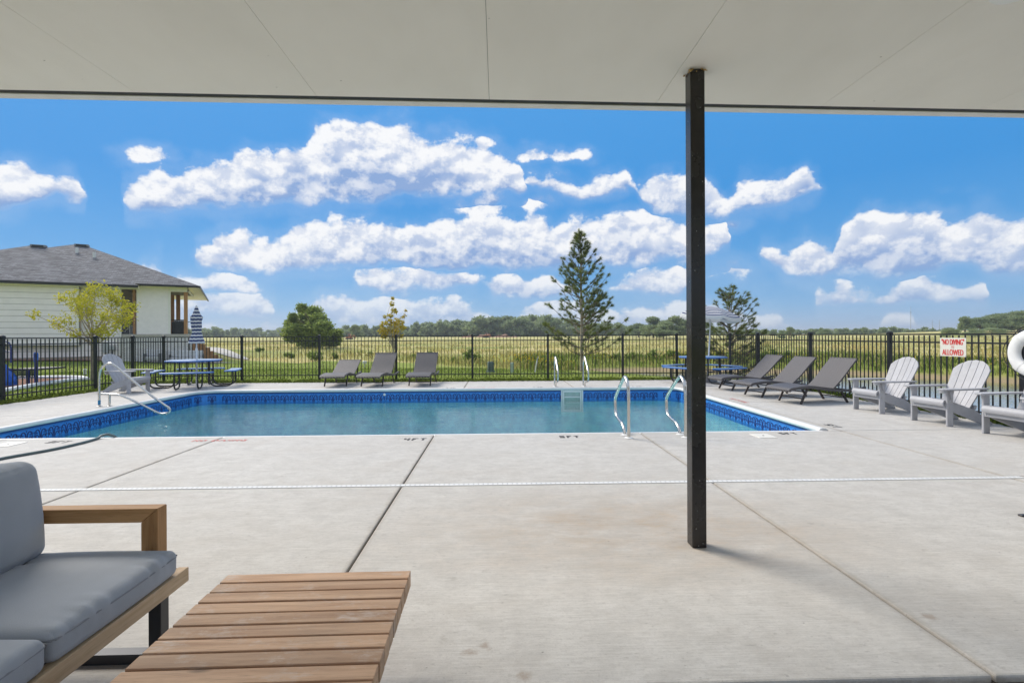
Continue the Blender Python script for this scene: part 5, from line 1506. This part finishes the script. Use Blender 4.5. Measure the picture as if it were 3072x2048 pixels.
for px_, top_, nm in ((112, 1060, 'post'), (88, 1110, 'post'), (22, 1105, 'post'), (34, 1105, 'post')):
    q_ = pl(px_, top_); MB().tube([(q_.x, -.04, .0), (q_.x, -.04, q_.z)], .045, 10).build('post', M['play_navy'], ps_, smooth=True)
l0 = pl(106, 1058); 
lp = [pl(x, y) + Vector((0, -.04, 0)) for x, y in ((108, 1085), (107, 1062), (111, 1058), (116, 1061), (116, 1080))]
MB().tube(smooth_path(lp, 6), .022, 8).build('hand_loop', M['play_blue'], ps_, smooth=True)
# slide chute
s0, s1 = pl(-20, 1066), pl(50, 1132)
sl = MB(); nS = 10; W_ = .55
pts = smooth_path([(s0.x-.3, 0, s0.z+.1), (s0.x, 0, s0.z), ((s0.x+s1.x)/2, 0, (s0.z+s1.z)/2+.02), (s1.x, 0, s1.z-.04), (s1.x+.05, 0, s1.z-.12)], 5)
vs = []
for p in pts:
    vs += [(p.x, -W_, p.z+.10), (p.x, -W_+.06, p.z+.10), (p.x, -W_+.10, p.z), (p.x, -.12, p.z), (p.x, -.08, p.z+.10), (p.x, -.02, p.z+.10), (p.x, -.02, p.z-.10), (p.x, -W_, p.z-.10)]
n8 = 8
sl.add(vs, [(i*n8+k, i*n8+(k+1) % n8, (i+1)*n8+(k+1) % n8, (i+1)*n8+k) for i in range(len(pts)-1) for k in range(n8)] + [tuple(range(n8)), tuple((len(pts)-1)*n8+k for k in range(n8-1, -1, -1))])
sl.build('slide', M['play_blue'], ps_, smooth=True)
hr_ = [pl(x, y) for x, y in ((-40, 1012), (10, 1021), (28, 1028), (33, 1040), (33, 1088))]
MB().tube(fillet(hr_, .12, 4), .022, 8).build('handrail', M['play_navy'], ps_, smooth=True)
MB().tube([pl(-10, 1046), pl(32, 1056)], .018, 8).build('handrail', M['play_navy'], ps_, smooth=True)

# ------------------------------------------------------------------ vegetation
def leaves(cl, per, size, flat=.35, shell=.55, rg=rng):
    """cl: (x, y, z, rx, ry, rz) -> (N, 4, 3) rhombic leaves spread through the lumps"""
    out = []
    for (x, y, z, rx, ry, rz) in cl:
        n = int(per*(rx*ry*rz)**(2/3)/.1) + 6
        d = rg.normal(size=(n, 3)); d /= np.linalg.norm(d, axis=1, keepdims=True)
        r_ = shell + (1-shell)*rg.random((n, 1)); r_ = np.where(rg.random((n, 1)) < .25, r_*.6, r_)
        r_ = r_*(1 + .25*rg.normal(size=(n, 1))*.6)
        out.append(np.array([x, y, z]) + d*r_*np.array([rx, ry, rz]))
    c = np.concatenate(out); N = len(c)
    a = rg.normal(size=(N, 3)); a[:, 2] *= flat+.4; a /= np.linalg.norm(a, axis=1, keepdims=True)
    b_ = np.cross(a, rg.normal(size=(N, 3))); b_ /= np.linalg.norm(b_, axis=1, keepdims=True)
    s = size*rg.uniform(.6, 1.35, (N, 1))
    return np.stack([c-a*s, c-b_*s*.45, c+a*s, c+b_*s*.45], 1)
def limb(mb, a, b_, r0, r1, n=6, bend=.12):
    a, b_ = Vector(a), Vector(b_); L = (b_-a).length
    mid = (a+b_)/2 + Vector((random.uniform(-1, 1), random.uniform(-1, 1), random.uniform(-.2, .6)))*L*bend
    pts = smooth_path([a, mid, b_], 4)
    mb.tube(pts, [r0+(r1-r0)*i/(len(pts)-1) for i in range(len(pts))], n)
def pix_tree(name, label, Y, base_px, lumps, per, size, lm, bm_, trunk_r, fork_z, dy=.8, group=None, base_z=None):
    b0 = AY(base_px, 1006, Y); gz = float(ground_z(b0.x, Y)) - .05 if base_z is None else base_z
    t = thing(name, label, 'tree' if 'bush' not in name and 'shrub' not in name else 'bush', (b0.x, Y, gz), 0, group)
    k = Y/F; cl = []
    for (px, py, r_) in lumps:
        p = AY(px, py, Y); d = random.uniform(-dy, dy)
        cl.append((p.x-b0.x, d, p.z-gz, r_*k, r_*k*.9, r_*k*.85))
    obj_from_mesh('crown', poly_mesh(name+'_crown', leaves(cl, per, size), 4, lm), t)
    if bm_ is not None:
        mb = MB(); top_ = max(c[2] for c in cl)
        f = Vector((0, 0, fork_z))
        mb.tube([(0, 0, -.1), (.01, 0, fork_z*.5), tuple(f)], [trunk_r, trunk_r*.85, trunk_r*.7], 8)
        for c in cl:
            if c[2] > fork_z*.9:
                limb(mb, f + Vector((0, 0, random.uniform(-.1, .25)*fork_z)), (c[0], c[1], c[2]), trunk_r*.42, trunk_r*.09, 5)
        mb.build('trunk', bm_, t, smooth=True)
    return t
random.seed(5)
pix_tree('young_tree', 'airy yellow-green young tree on the lawn in front of the cream house', 17.2, 276,
    [(275,868,36),(245,882,28),(308,902,34),(185,908,32),(152,893,18),(205,932,32),(165,945,18),(262,925,46),(318,938,42),(350,962,30),(283,968,46),(235,968,34),(300,1000,34),(338,996,22),(384,925,22),(398,915,14),(372,950,20),(205,975,14),(252,1004,20),(290,880,30),(225,905,26),(262,895,30),(330,905,24)],
    150, .052, M['leaf_yellow'], M['bark_pale'], .055, 1.35, .8)
pix_tree('round_tree', 'round dense green tree alone in the meadow', 60, 940,
    [(900,955,30),(872,972,24),(930,940,28),(922,926,16),(960,965,28),(985,985,28),(1000,1000,16),(890,1000,32),(940,1000,42),(970,1015,32),(900,1025,24),(985,1022,22),(940,1030,30),(880,950,14)],
    230, .17, M['leaf_green'], M['bark'], .22, 1.0, 2.2)
pix_tree('young_maple', 'slim golden-leaved young maple behind the wicker loungers', 25, 1181,
    [(1174,893,7),(1176,912,9),(1183,932,12),(1176,948,10),(1151,950,7),(1146,972,11),(1168,968,15),(1188,966,16),(1210,948,8),(1215,930,5),(1206,966,11),(1143,992,14),(1164,992,16),(1188,990,18),(1207,984,11),(1150,1008,12),(1180,1010,14),(1200,1008,9)],
    150, .075, M['leaf_gold'], M['bark_pale'], .05, .9, .35)
def pine(name, label, px, Y, top_py, spread, gz, whorls, seed, skirt):
    rd = random.Random(seed); b0 = AY(px, 1006, Y); tz = AY(px, top_py, Y).z
    t = thing(name, label, 'tree', (b0.x, Y, gz)); Ht = tz-gz
    tr = MB(); tr.tube([(0, 0, -.15), (.02, 0, Ht*.35), (-.01, .0, Ht*.7), (0, 0, Ht*.97)], [.075*Ht/5.6, .06*Ht/5.6, .036*Ht/5.6, .012], 8)
    tr.build('trunk', M['bark_pale'], t, smooth=True)
    br = MB(); tufts = []
    for w_ in range(whorls):
        f = (w_+.6)/whorls; z = Ht*(skirt + (1-skirt)*f**.95)
        L = spread(1-f)
        for k in range(rd.randint(5, 7)):
            az = rd.uniform(0, 2*math.pi); Lk = L*rd.uniform(.72, 1.12); up = R(26+30*f)*rd.uniform(.8, 1.2)
            d0 = Vector((math.cos(az), math.sin(az), 0))
            a = Vector((0, 0, z)); b_ = a + d0*Lk*math.cos(up) + Vector((0, 0, Lk*math.sin(up)))
            m_ = (a+b_)/2 - Vector((0, 0, .10*Lk))
            pts = smooth_path([a, m_, b_], 5)
            br.tube(pts, [.020-.014*i/(len(pts)-1) for i in range(len(pts))], 5)
            tufts.append((b_, (b_-m_).normalized(), 1.))
            nsub = max(2, int(Lk*6.5))
            for j in range(nsub):
                s = rd.uniform(.32, .97); i_ = int(s*(len(pts)-1)); p0 = pts[i_]
                sd_ = d0.cross(Vector((0, 0, 1)))*rd.choice((-1, 1)); dd = (d0*rd.uniform(.4, 1) + sd_*rd.uniform(.35, .9) + Vector((0, 0, rd.uniform(.25, .8)))).normalized()
                l_ = rd.uniform(.12, .30)*min(1, .55+Lk*.4); e = p0 + dd*l_
                br.tube([p0, e], [.008, .005], 4)
                if rd.random() < (.92 if f > .2 else .6): tufts.append((e, dd, rd.uniform(.75, 1.05)))
    tufts.append((Vector((0, 0, Ht*.98)), Vector((0, 0, 1)), 1.1))
    br.build('branches', M['bark'], t)
    V = []
    for (p, d, s) in tufts:
        nn = 58
        q = Vector((0, 0, 1)).rotation_difference(d)
        for k in range(nn):
            th = rd.uniform(0, 2*math.pi); op = R(rd.uniform(8, 78)); l_ = .15*s*rd.uniform(.7, 1.15)
            v = q @ Vector((math.sin(op)*math.cos(th), math.sin(op)*math.sin(th), math.cos(op)))
            st_p = p - d*rd.uniform(-.01, .11)
            w_ = v.orthogonal().normalized()*.0066
            V.append([tuple(st_p-w_), tuple(st_p+w_), tuple(st_p+v*l_)])
    obj_from_mesh('needles', poly_mesh(name+'_needles', np.array(V), 3, M['needle']), t)
    return t
pine('pine_tree', 'tall young pine with open branches behind the white pool steps', 1744, 20.0, 707, lambda u: .14+2.0*u**.8, float(ground_z(3.4, 20))-.05, 18, 3, .09)
pine('pine_tree', 'shorter young pine standing behind the open striped umbrella', 2190, 20.5, 885, lambda u: .35+1.75*u**.6, float(ground_z(9.6, 20.5))-.0, 12, 8, .14)

bushes = [(1410, 1072, 26, 30, 'leafy green shrub at the meadow edge behind the green utility box'), (1360, 1082, 14, 29, 'small shrub in the long grass just beside the leafy shrub by the utility box'), (935, 1055, 22, 38, 'round green shrub in the meadow below the round tree'), (870, 1058, 12, 42, 'small shrub in the meadow on the house side of the round tree'), (1000, 1068, 12, 36, 'small shrub in the meadow grass between the round tree and the young maple'),
          (1600, 1082, 13, 30, 'small shrub behind the leaning white stake'), (1900, 1075, 16, 34, 'bank shrub across the pond, first one past the tall pine'), (1960, 1072, 18, 34, 'bank shrub across the pond, second one past the tall pine'), (2020, 1070, 20, 34, 'bank shrub across the pond beside the dark porch post'), (2075, 1072, 18, 34, 'bank shrub across the pond hidden behind the dark porch post'), (1850, 1078, 12, 33.5, 'small bank shrub across the pond right beside the tall pine'), (2330, 1085, 26, 31, 'large bank shrub across the pond above the first pond-side lounger'), (2390, 1095, 20, 30, 'bank shrub across the pond above the middle pond-side lounger'), (2290, 1090, 18, 31.5, 'bank shrub across the pond beside the shorter pine'), (1110, 1060, 10, 40, 'tiny shrub in the meadow on the house side of the young maple'), (1240, 1075, 10, 36, 'tiny shrub in the meadow behind the end lounger of the row'), (780, 1050, 9, 50, 'tiny shrub beyond the concrete path'), (1290, 1068, 12, 38, 'small shrub in the meadow below the silos')]
for i, (px, py, r_, Y, lab) in enumerate(bushes):
    b0 = AY(px, py, Y); gz = float(ground_z(b0.x, Y))
    t = thing('shrub', lab or 'small leafy green shrub growing in the long meadow grass', 'bush', (b0.x, Y, gz), 0, 'shrubs in the meadow')
    k = Y/F; rr = r_*k; cl = []
    for j in range(7):
        a = random.uniform(0, 6.28); q_ = random.uniform(0, .9)
        cl.append((q_*rr*1.5*math.cos(a), q_*rr*math.sin(a), rr*random.uniform(.35, 1.15)*(1.15-q_*.6), rr*.6, rr*.6, rr*.55))
    obj_from_mesh('foliage', poly_mesh('shrub_foliage', leaves(cl, 85, .045+.0012*Y, .5, .3), 4, M['leaf_bush']), t)
    mb = MB()
    for c in cl[:4]: limb(mb, (0, 0, -.05), c[:3], .02, .008, 4)
    mb.build('stem', M['bark'], t)

# far trees that can be told apart
def far_tree(px, top_py, Y, wpx, label, group='trees standing beyond the meadow', lm='leaf_far', seed=0):
    rd = random.Random(seed); b0 = AY(px, 1006, Y); gz = float(ground_z(b0.x, Y)); tz = AY(px, top_py, Y).z; k = Y/F
    t = thing('field_tree', label, 'tree', (b0.x, Y, gz-.1), 0, group); w_ = wpx*k*.68; h_ = max(tz-gz, 2.2); cl = []
    for j in range(15):
        a = rd.uniform(0, 6.28); q_ = rd.uniform(0, 1)**.6; zz = rd.uniform(.22, .92)
        sh_ = math.sin(math.pi*min(.98, .2+zz*.75))
        cl.append((q_*w_*sh_*.85*math.cos(a), q_*w_*sh_*.85*math.sin(a), zz*h_*.93, w_*.36, w_*.36, h_*.14))
    cl.append((0, 0, h_*.86, w_*.4, w_*.4, h_*.13))
    obj_from_mesh('crown', poly_mesh('field_tree_crown', leaves(cl, 60, .06*h_**.75, .4, .35, np.random.default_rng(seed)), 4, M[lm]), t)
    mb = MB().tube([(0, 0, -.2), (0, 0, h_*.45)], [.05*h_, .03*h_], 7)
    for c in cl[:6]: limb(mb, (0, 0, h_*.35), c[:3], .02*h_, .006*h_, 4)
    mb.build('trunk', M['bark'], t, smooth=True)
for i, (px, ty, Y, w_, lab) in enumerate([
    (1915, 968, 165, 60, 'low rounded tree at the edge of the wood clump beside the pine'), (1960, 948, 150, 75, 'tall dark tree in the wood clump near the porch post'), (1990, 972, 135, 62, 'lower tree in front of the wood clump'), (2028, 945, 140, 80, 'tall pale green tree touching the porch post'),
    (2095, 952, 150, 70, 'tree of the wood clump behind the umbrella'), (2370, 978, 120, 26, 'small lone tree before the grey-roofed houses'), (2345, 988, 110, 18, 'tiny tree beside the small lone tree'), (2480, 984, 170, 34, 'small spreading tree among the grey-roofed houses'), (1065, 972, 170, 34, 'small open-crowned tree rising above the far tree line'),
    (2850, 980, 105, 50, 'low tree at the foot of the wooded knoll'), (2895, 946, 120, 40, 'dark narrow tree at the end of the wooded knoll'), (2940, 950, 130, 80, 'broad tree on the wooded knoll behind the sign'), (3000, 938, 130, 95, 'tall broad tree on the wooded knoll above the life ring'), (3060, 930, 125, 100, 'highest tree of the wooded knoll at the fence end'), (3130, 925, 125, 110, 'large tree of the wooded knoll past the life ring'), (2975, 985, 112, 70, 'pale bushy tree in front of the wooded knoll'), (2925, 988, 110, 50, 'small bushy tree at the knoll foot behind the sign')]):
    far_tree(px, ty, Y, w_, lab, seed=100+i)
# far tree lines that read as one mass
def tree_line(segs, label, seed, lm='leaf_far'):
    rd = np.random.default_rng(seed); cl = []
    for (x0, x1, t0, t1, Y0, Y1, n) in segs:
        for j in range(n):
            f = (j+rd.random())/n; px = x0+(x1-x0)*f; Y = rd.uniform(Y0, Y1); b0 = AY(px, 1006, Y); gz = float(ground_z(b0.x, Y))
            top_ = AY(px, t0+(t1-t0)*f + rd.uniform(-11, 10), Y).z; h_ = max(top_-gz, 2.5); w_ = h_*rd.uniform(.45, .75)
            for q_ in range(6):
                a = rd.uniform(0, 6.28); r_ = rd.uniform(0, .8); zz = rd.uniform(.15, .9)
                cl.append((b0.x+r_*w_*math.cos(a), Y+r_*w_*math.sin(a), gz+zz*h_, w_*.5, w_*.5, h_*.2))
    me = poly_mesh('tree_line', leaves(cl, 6.0, .75, .4, .25, rd), 4, M[lm])
    tag(obj_from_mesh('tree_line', me), label, 'trees', kind='stuff')
tree_line([(540, 700, 985, 990, 260, 330, 26), (700, 880, 990, 988, 320, 420, 26), (1000, 1250, 988, 982, 230, 270, 46), (1250, 1420, 974, 966, 220, 260, 40), (1420, 1660, 962, 957, 210, 250, 56), (1660, 1920, 966, 985, 220, 260, 46), (2055, 2160, 975, 990, 240, 280, 16)], 'long low line of woodland along the horizon', 21)
tree_line([(2160, 2460, 997, 997, 300, 380, 34), (2460, 2830, 996, 998, 260, 330, 44), (2200, 2800, 1002, 1003, 180, 240, 40), (3072, 3400, 940, 940, 150, 200, 24)], 'low hedge-like trees below the far grey roofs', 22)

# grass blades
def blades(xy, z, hgt, wid, lean, m_, name, label, cat_, kind='stuff', rg=rng, dirn=None):
    N = len(xy); a = rg.uniform(0, 2*np.pi, N); h_ = hgt*rg.uniform(.55, 1.3, N); l_ = lean*rg.uniform(.2, 1., N)*h_
    b_ = a if dirn is None else np.where(rg.random(N) < .6, dirn+rg.normal(0, .7, N), a)
    wx, wy = np.cos(a+1.57)*wid/2, np.sin(a+1.57)*wid/2
    base = np.stack([xy[:, 0], xy[:, 1], z], 1)
    mid = base + np.stack([np.cos(b_)*l_*.35, np.sin(b_)*l_*.35, h_*.62], 1)
    tip = base + np.stack([np.cos(b_)*l_, np.sin(b_)*l_, h_*np.clip(1-.35*l_/h_, .3, 1)], 1)
    w3 = np.stack([wx, wy, np.zeros(N)], 1)
    T = np.stack([base-w3, base+w3, mid+w3*.7, tip, mid-w3*.7], 1)
    me = poly_mesh(name, T, 5, m_)
    return tag(obj_from_mesh(name, me), label, cat_, kind=kind)
def rect(n, x0, x1, y0, y1): return np.stack([rng.uniform(x0, x1, n), rng.uniform(y0, y1, n)], 1)
def clump(xy, s=2.2, thr=-.1):
    v = np.sin(xy[:, 0]*s+1.3)*np.sin(xy[:, 1]*s*1.3+.4)+.6*np.sin(xy[:, 0]*s*2.9+xy[:, 1]*2.1) + rng.normal(0, .45, len(xy))
    return xy[v > thr]
e_far = np.concatenate([rect(9000, DX0-.2, 4.6, DY1-.06, DY1+.25), clump(rect(21000, DX0-.2, FXR+.4, DY1, FYF+.5))])
e_left = np.concatenate([rect(8500, DX0-.42, DX0+.04, 2, DY1), rect(3500, FXL-.5, DX0-.3, 2, DY1)])
e_right = np.concatenate([rect(7000, DX1-.05, DX1+.35, 3.5, DY1), rect(4000, DX1, DX1+.8, 3.5, DY1)])
xy = np.concatenate([e_far, e_left, e_right])
dirn = np.where(xy[:, 1] > DY1-.1, -np.pi/2, np.where(xy[:, 0] < 0, 0, np.pi))
edge_d = np.minimum(np.abs(xy[:, 1]-DY1), np.minimum(np.abs(xy[:, 0]-DX0), np.abs(xy[:, 0]-DX1)))
hh = np.where(edge_d < .3, .15, .085)
blades(xy, np.full(len(xy), -.07), hh, .009, .9, M['grass_blade'], 'grass_edging', 'shaggy green grass along the deck edge and under the fence', 'grass', dirn=dirn)
lw = np.concatenate([rect(26000, -20, 3, FYF+.3, 24), rect(9000, -17, FXL-.4, 8, FYF), rect(12000, -30, -6, 22, 32)])
lw = lw[(meadow_mask(lw[:, 0], lw[:, 1]) < .3) & (pond_sd(lw[:, 0], lw[:, 1]) > .6)]
blades(lw, ground_z(lw[:, 0], lw[:, 1]), .055, .02, .8, M['grass_blade'], 'lawn_grass', 'short mown lawn grass beyond the fence', 'grass')
n_ = 60000
yy = 20 + 90*rng.random(n_)**1.7; xx = rng.uniform(-1.1, 1.15, n_)*yy
md = np.stack([xx, yy], 1)
keep = (meadow_mask(xx, yy) > .6) & (pond_sd(xx, yy) > 1.0) & ~((xx < -13) & (yy < 52) & (xx < -yy*.5))
md = md[keep]
blades(md, ground_z(md[:, 0], md[:, 1])-.02, .18 + .22*(np.sin(md[:, 0]*.5)*np.sin(md[:, 1]*.37) > 0), .045, .5, M['meadow_blade'], 'meadow_grass', 'tall golden and green meadow grass past the lawn', 'grass')
fl = np.stack([rng.uniform(-2, 34, 9000), rng.uniform(20, 40, 9000)], 1); s_ = pond_sd(fl[:, 0], fl[:, 1])
fl = fl[(s_ > 1.3) & (s_ < 4.2) & (np.sin(fl[:, 0]*1.1)+np.sin(fl[:, 0]*.43+1) > -.1) & (meadow_mask(fl[:, 0], fl[:, 1]) > .5)]
fl = fl[:2600]
gz_ = ground_z(fl[:, 0], fl[:, 1]); N = len(fl); sz = .035
c = np.stack([fl[:, 0], fl[:, 1], gz_+rng.uniform(.25, .55, N)], 1); a = rng.normal(size=(N, 3)); a /= np.linalg.norm(a, axis=1, keepdims=True); b_ = np.cross(a, rng.normal(size=(N, 3))); b_ /= np.linalg.norm(b_, axis=1, keepdims=True)
tag(obj_from_mesh('wildflowers', poly_mesh('wildflowers', np.stack([c-a*sz, c-b_*sz, c+a*sz, c+b_*sz], 1), 4, M['flower'])), 'yellow wildflowers along the far bank of the pond', 'flowers', kind='stuff')
bk = np.stack([rng.uniform(1, 36, 30000), rng.uniform(2, 42, 30000)], 1); s_ = pond_sd(bk[:, 0], bk[:, 1])
bk = bk[(s_ > .9) & (s_ < 5.5) & (bk[:, 1] > 18) & (meadow_mask(bk[:, 0], bk[:, 1]) > .4)]
blades(bk, ground_z(bk[:, 0], bk[:, 1]), .42, .035, .5, M['leaf_bush'], 'bank_grass', 'lush green bank vegetation round the pond', 'grass')

# ------------------------------------------------------------------ small things beyond the fence
def on_ground(px, py, z=-.22):
    p = G(px, py, z); return Vector((p.x, p.y, float(ground_z(p.x, p.y))))
p = on_ground(1472, 1127)
t = thing('utility_box', 'dark green round-topped utility box on the lawn behind the fence', 'utility box', p)
MB().lathe([(.17, -.02), (.17, .06), (.135, .07), (.13, .40), (.11, .43), (.03, .44)], 18).build('housing', M['box_green'], t, smooth=True)
MB().lathe([(.175, .0), (.175, .03), (.14, .035)], 18).build('base_ring', M['meter'], t, smooth=True)
p = on_ground(1537, 1128)
t = thing('cable_pedestal', 'pale green square cable pedestal on the lawn', 'pedestal', p)
MB().box(-.065, .065, -.065, .065, -.02, .36).build('body', M['pedestal'], t, bevel=.012)
MB().box(-.07, .07, -.07, .07, .361, .40).build('cap', M['pedestal'], t, bevel=.012)
p = on_ground(1605, 1127)
t = thing('marker_stake', 'leaning white pipe stake at the lawn edge', 'stake', p)
MB().tube([(0, 0, -.05), (.05, 0, .30), (.13, 0, .64)], .024, 8).build('pipe', M['pvc'], t, smooth=True)
p = on_ground(1094, 1105)
t = thing('yard_light', 'small white lawn light behind the wicker loungers', 'lamp', p)
MB().lathe([(.03, -.02), (.03, .20), (.09, .22), (.10, .34), (.05, .36)], 12).build('housing', M['pvc'], t, smooth=True)
p = on_ground(255, 1125, -.15)
t = thing('cleanout_pipe', 'short white pipe on the lawn beside the young tree', 'pipe', p)
MB().tube([(0, 0, -.05), (0, 0, .22)], .05, 10).build('pipe', M['pvc'], t, smooth=True)
MB().lathe([(.06, .2), (.06, .25), (.03, .26)], 10).build('cap', M['pvc'], t, smooth=True)
# silos
for px, w_, ty, lab in ((1320, 10, 957, 'narrow concrete silo rising over the far tree line'), (1338, 15, 960, 'wider concrete silo with domed top over the far tree line')):
    Y = 290; p = AY(px, ty, Y); gz = float(ground_z(p.x, Y)); rr = w_*Y/F/2
    t = thing('silo', lab, 'silo', (p.x, Y, gz), 0, 'silos over the tree line')
    h_ = p.z-gz
    MB().lathe([(rr, -1), (rr, h_*.93)], 18).build('shaft', M['silo'], t, smooth=True)
    MB().lathe([(rr*1.03, h_*.93), (rr*.8, h_*.985), (rr*.3, h_), (.05, h_*1.01)], 18).build('dome', M['far_roof'], t, smooth=True)
# excavators and spoil heap
for px, Y, sc_, lab in ((1048, 150, 1., 'orange earth mover parked in the meadow by the round tree'), (1458, 175, .9, 'orange earth mover beside the spoil heap')):
    p = AY(px, 1015, Y); gz = float(ground_z(p.x, Y)); t = thing('earth_mover', lab, 'machine', (p.x, Y, gz), 0, 'earth movers at work in the field'); t.scale = (.62, .62, .55)
    for y in (-.9, .9): MB().box(-1.7, 1.7, y-.3, y+.3, 0, .8).build('track', M['roof_dark'], t, bevel=.3, seg=2)
    MB().box(-1.5, 1.3, -1.0, 1.0, .82, 1.7).build('body', M['orange'], t, bevel=.1)
    MB().box(-.2, .9, -.9, .2, 1.72, 2.8).build('cab', M['orange'], t, bevel=.08)
    MB().box(-.1, .8, -.92, -.901, 1.9, 2.6).build('window', M['door_dark'], t)
    MB().tube(fillet([(1.2, .4, 1.5), (2.0, .4, 2.3), (2.7, .4, 1.3), (2.6, .4, .4)], .3, 3), .18, 6).build('boom', M['orange'], t)
mb = MB(); vs = []
nx_ = 40
for i in range(nx_+1):
    f = i/nx_; p = AY(1385+170*f, 1010, 190); gz = float(ground_z(p.x, 190)); h_ = (.8+.5*math.sin(f*19)+.3*math.sin(f*41+1))*math.sin(math.pi*f)**.4
    vs += [(p.x, 187, gz-.2), (p.x, 189.5, gz+max(h_, 0)), (p.x, 192, gz-.2)]
mb.add(vs, [(i*3+k, (i+1)*3+k, (i+1)*3+k+1, i*3+k+1) for i in range(nx_) for k in range(2)])
tag(mb.build('spoil_heap', mat('red_earth', (.34, .19, .13), .95, var=.25, scale=.4)), 'long reddish heap of bare earth before the far trees', 'earth heap', kind='structure')
# masts
for px, ty, lab in ((2732, 920, 'tallest thin radio mast over the far houses'), (2797, 957, 'shorter radio mast, the one nearer the tallest mast'), (2818, 958, 'shorter radio mast, the one nearer the wooded knoll')):
    Y = 420; p = AY(px, ty, Y); gz = 1.; t = thing('radio_mast', lab, 'mast', (p.x, Y, gz), 0, 'radio masts on the horizon'); h_ = p.z-gz
    MB().tube([(0, 0, 0), (0, 0, h_*.7), (0, 0, h_)], [.22, .18, .10], 6).build('shaft', M['meter'], t)
    MB().box(-.6, .6, -.05, .05, h_*.78, h_*.80).build('crossarm', M['meter'], t)
# far houses
for i, (px, ty, w_) in enumerate([(2435, 987, 44), (2485, 985, 46), (2530, 988, 36), (2572, 989, 40), (2612, 987, 44), (2655, 989, 36), (2690, 990, 30), (2775, 989, 30)]):
    Y = 340 + 14*(i % 3); p = AY(px, ty, Y); gz = float(ground_z(p.x, Y)); k = Y/F; W_ = w_*k/2; h_ = p.z-gz; e = h_*.6
    labs = ['towards the second pine', 'one plot from the second pine end', 'low between two larger roofs', 'of middling width before the hedge trees', 'broad and near the tallest mast', 'just short of the tallest mast', 'small and under the tallest mast', 'between the tall mast and the shorter pair']
    t = thing('far_house', 'distant grey-roofed house ' + labs[i], 'house', (p.x, Y, gz), 0, 'grey-roofed houses on the horizon')
    MB().box(-W_*.92, W_*.92, -4, 4, -1, e).build('wall', M['far_wall'], t)
    MB().add([(-W_, -4.6, e), (W_, -4.6, e), (W_, 4.6, e), (-W_, 4.6, e), (-W_*.45, 0, h_), (W_*.45, 0, h_)], [(0, 1, 5, 4), (1, 2, 5), (2, 3, 4, 5), (3, 0, 4), (3, 2, 1, 0)]).build('roof', M['far_roof'], t)
    for x in (-.5, .1, .6):
        MB().box(x*W_-.6, x*W_+.6, -4.05, -4.001, e*.35, e*.8).build('window', M['door_dark'], t)

# ------------------------------------------------------------------ summer haze over the fields
hm = bpy.data.materials.new('haze_air'); hm.use_nodes = True; hnt = hm.node_tree; hnt.nodes.clear()
hv = nd(hnt, 'ShaderNodeVolumePrincipled', {'Color': (.80, .87, .96, 1), 'Density': .0006, 'Anisotropy': .2})
nd(hnt, 'ShaderNodeOutputMaterial', {'Volume': hv.outputs[0]})
tag(MB().box(-3200, 3200, -420, 4200, -6, 32).build('haze', hm), 'thin pale summer haze over the far field', 'haze', kind='stuff')
